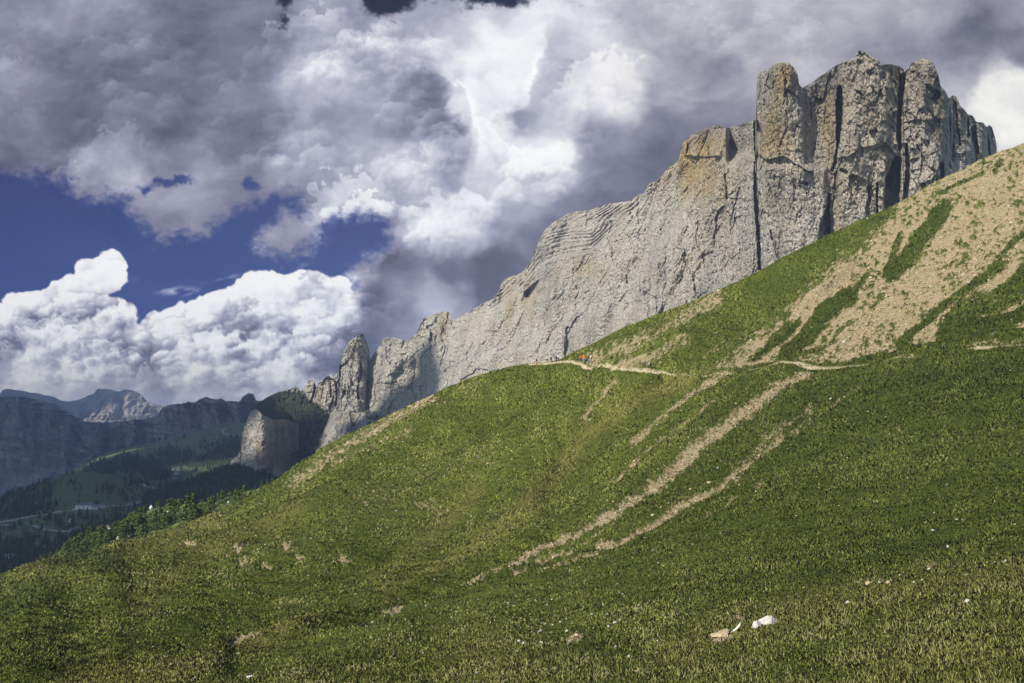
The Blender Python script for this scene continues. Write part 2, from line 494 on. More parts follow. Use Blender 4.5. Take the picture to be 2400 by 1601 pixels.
HEATH_SHADE = [([(130, 1325), (200, 1302), (275, 1320)], 26, 1.0), ([(10, 1420), (60, 1385), (110, 1362)], 16, 1.0), ([(1700, 1040), (1900, 960), (2200, 960), (2450, 900)], 95, 0.62),  # dark heath, plus shade of the right slope painted in
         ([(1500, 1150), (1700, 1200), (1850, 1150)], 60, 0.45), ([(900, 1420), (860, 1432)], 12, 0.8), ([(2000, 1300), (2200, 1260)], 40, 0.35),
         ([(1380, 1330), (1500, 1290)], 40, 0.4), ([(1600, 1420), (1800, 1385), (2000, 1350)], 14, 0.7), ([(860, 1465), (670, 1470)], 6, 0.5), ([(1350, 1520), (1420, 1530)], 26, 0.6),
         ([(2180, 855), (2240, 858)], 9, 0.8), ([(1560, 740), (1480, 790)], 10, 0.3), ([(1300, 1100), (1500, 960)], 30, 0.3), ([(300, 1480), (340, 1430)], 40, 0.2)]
YELL_LIT = [([(200, 1272), (330, 1268), (500, 1215)], 14, 0.8), ([(60, 1350), (150, 1320), (260, 1290), (420, 1240)], 20, 0.6), ([(260, 1310), (420, 1290), (560, 1285)], 8, 0.6),
        ([(330, 1585), (520, 1530), (740, 1450)], 14, 0.9), ([(150, 1600), (420, 1560)], 20, 0.8), ([(1560, 1540), (1840, 1440), (2100, 1390), (2400, 1340)], 30, 0.55),
        ([(1620, 880), (1500, 925), (1380, 1010), (1280, 1110), (1150, 1220), (1020, 1320)], 15, 0.8), ([(1120, 1130), (1000, 1230), (880, 1330)], 14, 0.6), ([(700, 1200), (560, 1260), (420, 1330), (300, 1400)], 16, 0.6), ([(1540, 880), (1640, 880)], 8, 0.6), ([(1250, 1170), (1060, 1280), (900, 1380)], 16, 0.5), ([(1100, 1540), (1200, 1600)], 50, 0.5), ([(2100, 1560), (2300, 1540)], 60, 0.35)]  # dry yellow grass, plus sunlit ridge streaks painted into the colour


def ground_map(X, Y):
    # streaky noise runs down the fall line
    a = R(-38)
    ua = X * math.cos(a) + Y * math.sin(a); ub = -X * math.sin(a) + Y * math.cos(a)
    sc_ = np.clip((Y - 700) / 500, 0.55, 1.6)
    n1 = fbm(ua / (42 * sc_), ub / (9 * sc_), 5, 31, 0.62)
    n2 = fbm(ua / (11 * sc_), ub / (4.5 * sc_), 4, 47, 0.6)
    Xw = X + (n1 - 0.5) * 22; Yw = Y + (fbm(ua / 30, ub / 14, 3, 71) - 0.5) * 18
    m = np.zeros(X.shape, f4)
    for pts, w, amt in BARE:
        m = np.maximum(m, amt * 1.0 * np.exp(-(seg_dist(Xw, Yw, pts) / (w * 0.92)) ** 2))
    scree = sst(-16, 16, poly_sd(X + (n1 - 0.5) * 40, Y + (n2 - 0.5) * 30, SC_POLY)) * 0.83
    g = np.zeros(X.shape, f4)
    for pts, w, amt in GREEN:
        g = np.maximum(g, amt * sst(1.15, 0.5, seg_dist(Xw, Yw, pts) / w))
    m = np.maximum(m, scree - 0.05 * sst(0.45, 0.62, fbm(X / 50, Y / 40, 3, 91)))
    m = m * (1 - np.clip(g, 0, 1))
    dots = sst(0.60, 0.66, fbm(X / 9, Y / 5, 2, 131, 0.5)) * sst(0.30, 0.6, fbm(X / 60, Y / 50, 3, 135))
    m = m - dots * 0.50 * (scree > 0.3)
    n3 = fbm(ua / 5, ub / 2.6, 3, 57, 0.6)
    soil = sst(-0.08, 0.16, m + (n1 - 0.5) * 0.62 + (n2 - 0.5) * 1.0 + (n3 - 0.5) * 0.8 * (scree < 0.3) - 0.50)
    d, t = seg_dist(X, Y, [(x, y) for x, y in TRAIL_Y]), interp(X, [(1240, 2), (1330, 3), (1370, 3.5), (1430, 6), (1500, 4.5), (1550, 3), (1600, 1), (1640, 0.6), (1690, 3), (1730, 0.3), (1790, 2), (1830, 7), (1900, 7.5), (1960, 3), (2010, 2), (2180, 0.3), (2260, 1), (2290, 4), (2330, 3.5), (2380, 3.5), (2480, 2.5)])
    trail = sst(1.25, 0.7, d / (t + 0.01)) * (t > 0.5)
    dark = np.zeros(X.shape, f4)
    for pts, w, amt in HEATH_SHADE:
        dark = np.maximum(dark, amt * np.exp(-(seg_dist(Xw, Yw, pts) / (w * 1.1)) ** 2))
    dark = np.clip(dark + np.clip(g, 0, 1) * 0.75 + sst(1350, 2100, X) * sst(1560, 1100, Y) * 0.42, 0, 1)  # right slope painted darker, partly heath, partly its shading
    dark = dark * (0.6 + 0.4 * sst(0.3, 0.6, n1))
    yel = np.zeros(X.shape, f4)
    for pts, w, amt in YELL_LIT:
        yel = np.maximum(yel, amt * np.exp(-(seg_dist(Xw, Yw, pts) / (w * 1.3)) ** 2))
    return soil, trail, dark, yel


SOIL, TRAILM, DARK, YEL = ground_map(X_FG, Y_FG)
# turf stands a little proud of the bare ground
P_FG[..., 2] += (1 - np.maximum(SOIL, TRAILM)) * np.clip(R_FG * 0.0018, 0.02, 0.35) * edge


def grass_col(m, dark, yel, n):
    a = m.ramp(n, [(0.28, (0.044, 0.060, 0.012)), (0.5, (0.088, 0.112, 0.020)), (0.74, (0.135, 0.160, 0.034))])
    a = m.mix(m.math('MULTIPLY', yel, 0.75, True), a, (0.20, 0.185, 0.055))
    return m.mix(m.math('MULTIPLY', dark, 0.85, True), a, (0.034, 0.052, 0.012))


def ground_material():
    m = NT('hillside_ground', 1.0)
    n = m.math('ADD', m.math('MULTIPLY', m.noise(0.9, 6, 0.7), 0.55), m.math('MULTIPLY', m.noise(0.05, 5, 0.6), 0.45))
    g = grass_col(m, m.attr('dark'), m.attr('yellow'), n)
    sn = m.noise(1.4, 6, 0.75)
    s = m.ramp(sn, [(0.30, (0.19, 0.150, 0.085)), (0.5, (0.37, 0.295, 0.170)), (0.72, (0.52, 0.44, 0.29))])
    c = m.mix(m.attr('soil'), g, s)
    c = m.mix(m.attr('trail'), c, m.ramp(sn, [(0.3, (0.42, 0.34, 0.20)), (0.7, (0.66, 0.57, 0.38))]))
    m.base(c)
    h = m.math('ADD', m.noise(2.6, 6, 0.75), m.math('MULTIPLY', m.noise(0.55, 5, 0.7), 2.5))
    m.bump(h, 0.9, 0.35)
    return m.m


M_GROUND = ground_material()
# the hill continues down behind its skyline
back = []
last = P_FG[-1]
dirh = last[:, :2] / np.linalg.norm(last[:, :2], axis=1, keepdims=True)
for d, dz in ((3, 0.35), (8, 1.6), (20, 7), (45, 21), (90, 50), (200, 130)):
    q = last.copy(); q[:, :2] += dirh * d; q[:, 2] -= dz
    back.append(q)
ALL = np.concatenate([P_FG, np.array(back)], 0)
pad = lambda a: np.concatenate([a, np.repeat(a[-1:], len(back), 0)], 0).ravel()
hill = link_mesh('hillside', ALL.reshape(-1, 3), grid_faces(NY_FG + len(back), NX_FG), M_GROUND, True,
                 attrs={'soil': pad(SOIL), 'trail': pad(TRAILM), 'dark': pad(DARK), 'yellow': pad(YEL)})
tag(hill, 'green alpine hillside with tan scree streaks filling the foreground', kind='structure')

# footpath: a trodden bench of pale gravel that follows the slope's contour
def ribbon(name, pts3, width, mat, lift=0.05, across=None):
    v = []; n = len(pts3)
    for i, p in enumerate(pts3):
        t = (pts3[min(i + 1, n - 1)] - pts3[max(i - 1, 0)]); t.z = 0; t.normalize()
        s = Vector((t.y, -t.x, 0))
        w = width[i] if hasattr(width, '__len__') else width
        v += [p + s * w / 2 + Vector((0, 0, lift)), p - s * w / 2 + Vector((0, 0, lift)), p - s * (w / 2 + 0.1) - Vector((0, 0, 0.3)), p + s * (w / 2 + 0.1) - Vector((0, 0, 0.3))]
    f = []
    for i in range(n - 1):
        a, b = i * 4, i * 4 + 4
        for q in range(4):
            f.append((a + q, b + q, b + (q + 1) % 4, a + (q + 1) % 4))
    return link_mesh(name, [tuple(q) for q in v], f, mat, False)


# ------------------------------------------------------------------ rock sheets
def facets(x, y, seed=0):
    """tilted planar blocks with crisp edges"""
    xi = np.floor(x).astype(np.int64); yi = np.floor(y).astype(np.int64)
    d1 = np.full(np.shape(x), 9.0, f4); out = np.zeros(np.shape(x), f4)
    for i in (-1, 0, 1):
        for j in (-1, 0, 1):
            a = (xi + i + seed * 17) & 511; b = (yi + j + seed * 29) & 511
            ox = x - (xi + i + CJ[0][a, b]); oy = y - (yi + j + CJ[1][a, b])
            d = ox * ox + oy * oy * 0.8
            near = d < d1
            t = TAB[a, b] * 6.283
            out = np.where(near, ox * np.cos(t) + oy * np.sin(t) + (TAB[b, a] - 0.5) * 0.7, out)
            d1 = np.where(near, d, d1)
    return out


def rock_relief(s, z, size, k=(1, 1, 1)):
    """metres of relief on a cliff; s along the wall, z up; size = finest fracture"""
    L = size
    w = (fbm(s / (30 * L), z / (30 * L), 3, 3) - 0.5) * 14 * L
    a = (fbm((s + w) / (26 * L), z / (90 * L), 4, 7, 0.55, 1) - 0.6) * 13 * L * k[0]
    b = (fbm((s + w * 0.6) / (7 * L), (z + w) / (16 * L), 4, 17, 0.6, 2) - 0.4) * 6.0 * L * k[1]
    d1, d2, cid = worley((s + w * 0.4) / (5.0 * L), z / (7.5 * L), 5)
    c = (cid - 0.5) * 2.4 * L * k[2] + np.exp(-(d2 - d1) / 0.10) * 1.5 * L * k[2]
    d1, d2, cid = worley((s + w * 0.3) / (2.1 * L), (z - s * 0.35) / (2.4 * L), 9)
    e = (cid - 0.5) * 1.5 * L * k[2]
    f = (fbm(s / (1.3 * L), z / (1.3 * L), 2, 27) - 0.5) * 1.4 * L
    wz = (fbm(s / (9 * L), z / (9 * L), 4, 33, 0.6) - 0.5) * 6 * L
    g1 = facets((s + w * 0.5 + wz) / (17 * L), (z + wz + s * 0.2) / (44 * L), 21) * 3.9 * L
    g2 = facets((s + wz) / (7.5 * L), (z - wz) / (15 * L), 23) * 3.2 * L
    g3 = facets((s + wz * 0.4) / (3.4 * L), (z + wz * 0.3) / (4.2 * L), 25) * 1.7 * L
    g4 = facets(s / (1.5 * L), z / (1.7 * L), 27) * 1.15 * L
    am = 0.35 + 1.1 * sst(0.36, 0.64, fbm(s / (60 * L), z / (50 * L), 3, 93))
    bed = fbm((s + w) / (70 * L), (z + s * 0.12) / (7 * L), 3, 97, 0.6, 1)
    return (a * 0.5 + b * 0.30 + c * 0.25 + f * 0.5) + (g1 * k[0] + g2 * k[1] * am + g3 * k[2] * am + g4 * k[2]) * 0.8 - (bed - 0.6) * 2.6 * L * (1.3 - am)


def sheet(name, x0, x1, dx, top, bot, dy, rfun, size, mat, attrs=None, k=(1, 1, 1), jag=2.0, jagw=9.0, back=((4, 1), (20, 12), (60, 60), (160, 200)), label=None, post=None, relief=True, edge_soft=0.02):
    xs = np.arange(x0, x1 + dx * 0.5, dx)
    T = interp(xs, top)
    if jag:
        T = T + (fbm(xs / jagw, xs * 0 + x0, 4, 13, 0.6) - 0.5) * 2 * jag
    B = interp(xs, bot)
    nr = max(8, int(np.max(B - T) / dy))
    t = np.linspace(0, 1, nr)[:, None]
    X = np.broadcast_to(xs[None, :], (nr, len(xs)))
    Y = B[None, :] + (T - B)[None, :] * t
    Rr = rfun(X, Y)
    rm = float(np.mean(Rr))
    s = np.arctan2(X - 1200, FOC) * rm * 1.0
    z = (HORIZON - Y) / FOC * Rr
    if relief:
        Rr = Rr + rock_relief(s, z, size, k) * (1 - 0.6 * sst(1 - edge_soft, 1, t))
    P = unproj(X, Y, Rr)
    if post is not None:
        P = post(X, Y, P)
    rows = [P]
    last = P[-1]; dh = last[:, :2] / np.linalg.norm(last[:, :2], axis=1, keepdims=True)
    for d, dz in back:
        q = last.copy(); q[:, :2] += dh * d; q[:, 2] -= dz
        rows.append(q[None])
    A = np.concatenate(rows, 0)
    nb = len(back)
    at = {}
    for kname in ('ochre', 'stain_shade', 'grass'):
        v = attrs(X, Y).get(kname) if attrs else None
        v = np.zeros(X.shape, f4) if v is None else np.clip(v, 0, 1)
        at[kname] = np.concatenate([v, np.repeat(v[-1:], nb, 0)], 0).ravel()
    o = link_mesh(name, A.reshape(-1, 3), grid_faces(A.shape[0], A.shape[1]), mat, False, attrs=at)
    tag(o, label, kind='structure')
    return o


FAR_BOT = [(-200, 1500), (0, 1420), (640, 1200), (1060, 960), (1300, 870), (1500, 790), (1730, 690), (1925, 600), (2100, 520), (2300, 410), (2400, 370)]

# --- the great wall with its towers
TOP_MAIN = [(1030, 775), (1057, 752), (1063, 748), (1077, 742), (1107, 725), (1134, 710), (1157, 700), (1160, 694), (1168, 683), (1176, 664), (1182, 654), (1190, 652), (1207, 645), (1222, 639), (1237, 622),
            (1250, 602), (1254, 584), (1264, 564), (1275, 542), (1295, 522), (1314, 511), (1333, 499), (1352, 496), (1383, 492), (1405, 486), (1432, 476),
            (1474, 471), (1490, 461), (1500, 454), (1509, 455), (1514, 442), (1520, 431), (1539, 423), (1551, 411), (1568, 392), (1590, 377), (1597, 350), (1600, 335), (1619, 318), (1642, 306), (1673, 295),
            (1692, 293), (1699, 301), (1726, 295), (1753, 287), (1771, 281), (1773, 232), (1774, 184), (1780, 170), (1795, 163), (1814, 151), (1833, 146),
            (1849, 148), (1860, 157), (1870, 176), (1873, 199), (1881, 207), (1906, 191), (1937, 169), (1963, 151), (1976, 147), (1990, 140), (2004, 134), (2009, 122), (2015, 116),
            (2021, 122), (2028, 121), (2034, 128), (2040, 132), (2059, 142), (2065, 151), (2086, 149), (2093, 153), (2109, 155), (2122, 167), (2130, 159), (2136, 148), (2151, 140), (2162, 136),
            (2178, 142), (2189, 149), (2195, 165), (2201, 180), (2204, 201), (2216, 214), (2224, 232), (2229, 226), (2235, 222), (2241, 225), (2245, 234), (2250, 247), (2262, 258), (2268, 268),
            (2281, 272), (2286, 282), (2289, 285), (2304, 287), (2310, 296), (2313, 298), (2319, 293), (2325, 297), (2329, 312), (2331, 318), (2336, 337), (2337, 358), (2345, 400), (2360, 440)]
R_MAIN = [(1000, 2080), (1040, 1990), (1100, 1860), (1250, 1600), (1400, 1390), (1600, 1150), (1770, 990), (1850, 935), (1960, 925), (2050, 925), (2120, 950), (2200, 975), (2260, 1030), (2360, 1150)]
CRACKS = [  # polyline with half width px, depth m
    ([(1771, 285, 5), (1778, 322, 10), (1776, 350, 8), (1772, 372, 3)], 46), ([(1769, 380, 2.5), (1771, 430, 4), (1773, 470, 6), (1776, 520, 5), (1779, 570, 4), (1781, 640, 3.5)], 26),
    ([(1968, 205, 5), (1968, 240, 8), (1967, 290, 7), (1963, 345, 3)], 50), ([(1962, 350, 3), (1958, 380, 5), (1950, 400, 3)], 14),
    ([(1944, 455, 2.5), (1940, 490, 5), (1934, 530, 12), (1930, 575, 13)], 34), ([(2116, 178, 6), (2112, 215, 7), (2108, 270, 5), (2106, 310, 6), (2110, 350, 4)], 44),
    ([(2103, 375, 9), (2093, 420, 17), (2090, 465, 17), (2092, 500, 17)], 52), ([(2124, 340, 4), (2128, 390, 5), (2126, 430, 6), (2122, 470, 6), (2128, 500, 5)], 30),
    ([(2281, 300, 5), (2284, 330, 6), (2292, 360, 4)], 34), ([(2314, 305, 3), (2316, 340, 3), (2320, 370, 3)], 26), ([(2207, 385, 5), (2203, 415, 9), (2198, 440, 8)], 22),
    ([(2233, 340, 3), (2231, 375, 4)], 12), ([(2056, 430, 2), (2056, 500, 2.5)], 14), ([(2036, 440, 2.5), (2038, 470, 3)], 8), ([(1700, 408, 2), (1704, 465, 3)], 10),
    ([(1735, 440, 2), (1722, 480, 2), (1712, 530, 1.5)], 7), ([(1637, 520, 3), (1633, 560, 3), (1640, 590, 2)], 8), ([(1805, 540, 2), (1815, 575, 2.5), (1824, 605, 2)], 8),
    ([(1660, 345, 2), (1664, 372, 3)], 10), ([(1614, 340, 4), (1610, 358, 4)], 12), ([(1543, 620, 2), (1552, 648, 3)], 9), ([(1474, 555, 2), (1484, 578, 2)], 6),
    ([(1500, 680, 1.5), (1540, 700, 2), (1540, 730, 2)], 7), ([(1262, 660, 2), (1250, 672, 6), (1236, 690, 8)], 24), ([(1330, 770, 5), (1334, 800, 7), (1330, 830, 8)], 14), ([(1436, 520, 1.5), (1425, 560, 1.5), (1436, 590, 2)], 6),
    ([(2180, 210, 3), (2200, 222, 5), (2188, 232, 4)], 14), ([(2008, 214, 2), (2016, 218, 3), (2024, 226, 2)], 10), ([(1972, 398, 4), (1984, 404, 4)], 14), ([(1875, 428, 2), (1890, 431, 4)], 9), ([(1792, 500, 4), (1800, 506, 3)], 8),
    ([(2238, 240, 3), (2244, 290, 3), (2250, 340, 2.5)], 12), ([(1900, 240, 1.5), (1902, 280, 1.5)], 8), ([(1935, 250, 1.5), (1932, 290, 1.5)], 6), ([(2150, 340, 2), (2172, 390, 2.5), (2190, 400, 2)], 8), ([(2268, 268, 2), (2270, 320, 2.5)], 14)]
LEDGES = [([(1772, 364), (1800, 372), (1835, 366), (1858, 380), (1885, 396), (1905, 405)], 10), ([(1605, 362), (1640, 366), (1690, 368)], 12), ([(2115, 285), (2160, 280), (2240, 275)], 4), ([(1960, 372), (1985, 366), (2010, 352)], 7),
          ([(2000, 350), (2060, 338), (2105, 345)], 4), ([(2220, 365), (2290, 352), (2320, 380)], 6), ([(1700, 460), (1760, 470), (1770, 455)], 3)]


def r_main(X, Y):
    base = interp(X, R_MAIN)
    B = interp(X, FAR_BOT)
    h = np.clip(B - Y, 0, 900) / FOC * base
    slab = sst(1790, 1560, X)
    r = base + h * (0.10 + 0.50 * slab)
    # rounded towers
    def tower(cx, hw, y0, amt):
        q = np.clip(1 - ((X - cx) / hw) ** 2, 0, 1) ** 0.5
        return -amt * q * sst(y0 + 120, y0 - 120, Y)
    r = r + tower(1826, 60, 400, 40) + tower(2040, 78, 420, 34) + tower(2172, 62, 640, 48) + tower(2258, 30, 640, 24) + tower(2303, 16, 640, 20)
    r = r + 30 * gs(X, Y, 1918, 230, 30, 150) + 75 * sst(1700, 1712, X) * sst(1775, 1768, X) * sst(395, 340, Y - (X - 1700) * 0.15)
    r = r + tower(1645, 62, 360, 26) - 18 * sst(1785, 1800, X) * sst(1950, 1925, X) * sst(380, 400, Y)
    r = r + 20 * gs(X, Y, 1955, 480, 16, 120)
    rib = fbm((X + Y * 0.35) / 44, Y / 260, 4, 83, 0.6, 1)
    rib = fbm((X + Y * 0.5 + 30 * (fbm(X / 60, Y / 60, 2, 5) - 0.5)) / 90, Y / 240, 3, 83, 0.5)
    r = r - (rib - 0.5) * 90 * sst(1790, 1600, X) - (fbm((X + Y * 0.1) / 40, Y / 180, 3, 87, 0.5) - 0.5) * 30 * sst(1700, 1850, X)
    # set-back banded cliffs above the slab
    line = interp(X, [(1130, 740), (1180, 708), (1225, 668), (1262, 622), (1300, 604), (1345, 594), (1385, 588), (1420, 555), (1460, 522), (1512, 470)])
    up = sst(4, -4, Y - line) * sst(1515, 1490, X) * sst(1140, 1180, X)
    r = r + up * 60
    st = (line - Y + 13 * (fbm(X / 50, Y / 26, 4, 3) - 0.5)) / (8.0 + 5 * vn(X / 70, Y / 30, 8))
    fs = st - np.floor(st)
    r = r + up * (st * 10 - 13 * sst(0.0, 0.8, fs) + 8) * 0.9 + (1 - up) * 34 * (fbm((X + Y * 0.55) / 46, (Y - X * 0.5) / 190, 5, 53, 0.58, 1) - 0.6) * sst(1760, 1650, X)
    r = r + 26 * gs(X, Y, 1240, 690, 22, 30) - 26 * gs(X, Y, 1290, 690, 26, 60)
    for pts, dep in CRACKS:
        xa = min(p[0] for p in pts) - 40; xb = max(p[0] for p in pts) + 40
        c0 = int(np.searchsorted(X[0], xa)); c1 = int(np.searchsorted(X[0], xb))
        if c1 <= c0: continue
        xs_, ys_ = X[:, c0:c1], Y[:, c0:c1]
        wob = (fbm(xs_ / 6, ys_ / 9, 3, 7) - 0.5) * 5
        d, w = seg_dist(xs_ + wob, ys_ + wob * 0.5, [(p[0], p[1]) for p in pts], [p[2] for p in pts])
        r[:, c0:c1] += dep * sst(1.25, 0.75, d / w)
    for pts, a in LEDGES:
        yl = interp(X, pts) + (fbm(X / 14, X * 0, 3, 9) - 0.5) * 9
        m = sst(pts[0][0] - 4, pts[0][0] + 4, X) * sst(pts[-1][0] + 4, pts[-1][0] - 4, X)
        r = r - a * m * np.exp(-np.clip(yl - Y, 0, 300) / 22) * sst(1.2, -1.2, Y - yl)
    return r


def a_main(X, Y):
    n = fbm(X / 26, Y / 60, 4, 61, 0.6)
    o = (gs(X, Y, 1650, 340, 60, 36) * 1.2 + gs(X, Y, 1660, 430, 50, 55) * 0.95 + gs(X, Y, 1840, 190, 26, 50) * 0.9 + gs(X, Y, 1800, 290, 30, 70) * 0.65 + gs(X, Y, 1935, 280, 22, 80) * 0.75
         + gs(X, Y, 2040, 260, 80, 130) * 0.5 + gs(X, Y, 2190, 230, 40, 60) * 0.6 + gs(X, Y, 1830, 340, 60, 50) * 0.5 + gs(X, Y, 1600, 380, 40, 40) * 0.6 + gs(X, Y, 2110, 170, 30, 30) * 0.6
         + gs(X, Y, 2260, 300, 40, 60) * 0.45 + gs(X, Y, 1380, 630, 60, 25) * 0.45 + gs(X, Y, 1240, 690, 20, 40) * 0.5 + gs(X, Y, 1195, 710, 14, 40) * 0.6 + gs(X, Y, 1560, 430, 40, 40) * 0.35
         + gs(X, Y, 2010, 420, 50, 60) * 0.35 + gs(X, Y, 1800, 470, 20, 40) * 0.15)
    s = (gs(X, Y, 1735, 335, 36, 45) * 0.85 + gs(X, Y, 1930, 190, 36, 40) * 0.7 + gs(X, Y, 1800, 200, 16, 60) * 0.3 + gs(X, Y, 2150, 190, 30, 60) * 0.4 + gs(X, Y, 1290, 650, 20, 30) * 0.5
         + gs(X, Y, 2200, 330, 60, 60) * 0.35 + gs(X, Y, 1640, 310, 50, 10) * 0.7 + gs(X, Y, 1330, 800, 10, 40) * 0.7 + 0.28 * sst(1700, 1800, X) * sst(420, 250, Y))  # stained rock, with the dimness of recessed walls painted in
    g = gs(X, Y, 1925, 178, 40, 7) * 0.9 + gs(X, Y, 1740, 292, 34, 5) * 0.8
    return {'ochre': o * (0.55 + 1.3 * n), 'stain_shade': s * (0.5 + n), 'grass': g}


M_ROCK = rock_mat('limestone_wall', 2.4)
sheet('mountain', 1030, 2362, 1.15, TOP_MAIN, FAR_BOT, 1.15, r_main, 2.2, M_ROCK, a_main, jag=2.2, jagw=7,
      label='huge pale grey and ochre rock wall with blocky towers behind the hillside', back=((6, 1), (40, 14), (160, 90), (260, 400)))

# --- two lumps and the slim spire left of the great wall
def r_lump(X, Y):
    r = interp(X, [(850, 2330), (870, 2290), (900, 2210), (960, 2120), (1000, 2060), (1060, 1985)])
    B = interp(X, [(840, 1030), (1060, 930)])
    r = r + np.clip(B - Y, 0, 400) / FOC * r * 0.55
    # a hollow whose right-facing side lies in shade
    ln = interp(X, [(850, 965), (880, 925), (905, 905), (925, 870), (945, 845), (975, 845), (1010, 872), (1040, 890)])
    q = sst(-14, 26, Y - ln)
    r = r + q * interp(X, [(850, 0), (868, 2), (900, 18), (950, 46), (975, 56), (990, 50), (1012, 30), (1035, 10), (1060, 0)])
    for pts, dep in [([(1052, 772, 3), (1056, 800, 4), (1050, 840, 4), (1042, 870, 3)], 22), ([(1059, 888, 3), (1060, 905, 4)], 14), ([(1022, 788, 2), (1020, 795, 2)], 8), ([(906, 815, 1.5), (906, 840, 1.5)], 8), ([(985, 905, 2), (990, 925, 2)], 8)]:
        d, w = seg_dist(X, Y, [(p[0], p[1]) for p in pts], [p[2] for p in pts])
        r = r + dep * sst(1.3, 0.7, d / w)
    return r


TOP_LUMP = [(852, 900), (862, 850), (870, 838), (882, 820), (893, 808), (896, 797), (905, 790), (925, 792), (942, 796), (952, 800), (959, 795), (968, 788), (976, 783), (982, 768), (985, 760), (993, 746), (1014, 736),
            (1034, 730), (1052, 731), (1057, 740), (1058, 768), (1064, 800), (1070, 860)]
M_ROCK2 = rock_mat('limestone_spires', 4.4, grey=(0.46, 0.435, 0.385))
sheet('mountain', 852, 1070, 1.2, TOP_LUMP, [(840, 1080), (1070, 930)], 1.2, r_lump, 4.0, M_ROCK2,
      lambda X, Y: {'ochre': gs(X, Y, 1040, 760, 16, 30) * 0.6 + gs(X, Y, 872, 905, 5, 12) * 0.8, 'stain_shade': gs(X, Y, 925, 800, 20, 6) * 0.7}, k=(0.7, 0.9, 1), jag=1.6,
      label='rounded grey rock shoulder between the slim spire and the great wall')

TOP_SPIRE = [(786, 1000), (790, 930), (793, 900), (794, 886), (795, 860), (798, 846), (801, 835), (806, 822), (813, 813), (818, 802), (824, 797), (833, 791), (841, 783), (849, 782), (854, 786), (856, 792), (860, 802), (864, 815), (867, 835), (866, 860), (870, 900), (876, 1000)]


def r_spire(X, Y):
    r = 2335 + 0 * X
    e = interp(X, [(786, 55), (795, 18), (815, -10), (838, -22), (852, -8), (860, 30), (866, 90), (876, 160)])
    r = r + e + np.clip(900 - Y, 0, 200) / FOC * 2240 * 0.12
    for pts, dep in [([(845, 850, 1.5), (846, 872, 2.5), (841, 895, 2.5)], 26), ([(838, 905, 2), (840, 935, 2.5)], 26), ([(809, 900, 1.2), (809, 925, 1.6)], 14)]:
        d, w = seg_dist(X, Y, [(p[0], p[1]) for p in pts], [p[2] for p in pts])
        r = r + dep * sst(1.4, 0.6, d / w)
    return r


sheet('rock_spire', 786, 876, 0.9, TOP_SPIRE, [(780, 1080), (880, 1080)], 0.9, r_spire, 3.6, M_ROCK2,
      lambda X, Y: {'ochre': gs(X, Y, 838, 820, 18, 26) * 0.75 + gs(X, Y, 852, 850, 6, 60) * 0.5, 'stain_shade': gs(X, Y, 842, 785, 12, 4)}, k=(0.7, 0.9, 1), jag=1.2, jagw=5,
      label='slim pointed rock spire standing alone left of the wall', back=((10, 4), (40, 30), (70, 200)))

TOP_TEETH = [(640, 960), (655, 920), (672, 912), (680, 914), (686, 909), (692, 905), (698, 906), (701, 914), (704, 916), (712, 912), (716, 905), (721, 896), (726, 892), (731, 890), (736, 893), (739, 902), (741, 908), (745, 900), (750, 892), (758, 886),
             (768, 881), (775, 878), (780, 881), (783, 888), (786, 880), (790, 872), (793, 884), (795, 900), (802, 960)]


def r_teeth(X, Y):
    r = 2410 + (800 - X) * 1.1 + np.clip(950 - Y, 0, 200) / FOC * 2300 * 0.25
    for pts, dep in [([(739, 905, 2), (735, 925, 2.5), (728, 945, 2)], 30), ([(774, 905, 1.5), (776, 930, 1.8)], 18), ([(788, 900, 2.5), (791, 930, 3), (786, 950, 2)], 30), ([(757, 910, 1.2), (753, 935, 1.2)], 12)]:
        d, w = seg_dist(X, Y, [(p[0], p[1]) for p in pts], [p[2] for p in pts])
        r = r + dep * sst(1.4, 0.6, d / w)
    return r - 22 * (fbm(X / 16, X * 0, 2, 4) - 0.5)


sheet('rock_teeth', 640, 802, 0.9, TOP_TEETH, [(640, 1060), (800, 1060)], 0.9, r_teeth, 3.8, M_ROCK2,
      lambda X, Y: {'grass': sst(-6, 6, Y - interp(X, [(640, 915), (690, 915), (710, 922), (745, 950), (800, 990)]) + (fbm(X / 7, Y / 7, 3, 3) - 0.5) * 14) * 0.95, 'ochre': 0.35 * gs(X, Y, 760, 910, 40, 30)}, k=(1.1, 1.2, 1.1), jag=2.2, jagw=5,
      label='row of low jagged rock teeth left of the slim spire', back=((10, 4), (40, 30), (70, 200)))

# --- bastion with a grassy roof, and the slope of scree under the spire
TOP_BAST = [(480, 1160), (505, 1140), (520, 1118), (529, 1102), (537, 1086), (545, 1077), (552, 1070), (558, 1060), (562, 1050), (563, 1036), (566, 1020), (570, 1008), (575, 995), (580, 980), (586, 964), (592, 953), (598, 950), (615, 939), (629, 929),
            (655, 917), (680, 916), (712, 918), (740, 940), (770, 955), (790, 940), (800, 945), (850, 950), (875, 955), (890, 1000)]


def bast_map(X, Y):
    rim = interp(X, [(586, 966), (598, 958), (612, 968), (622, 977), (640, 983), (668, 982), (690, 990), (712, 1004), (735, 1022), (748, 1034), (756, 1060), (750, 1090), (700, 1110)]) + (fbm(X / 18, Y * 0, 3, 5) - 0.5) * 6
    top = sst(2, -2, Y - rim)
    return rim, top


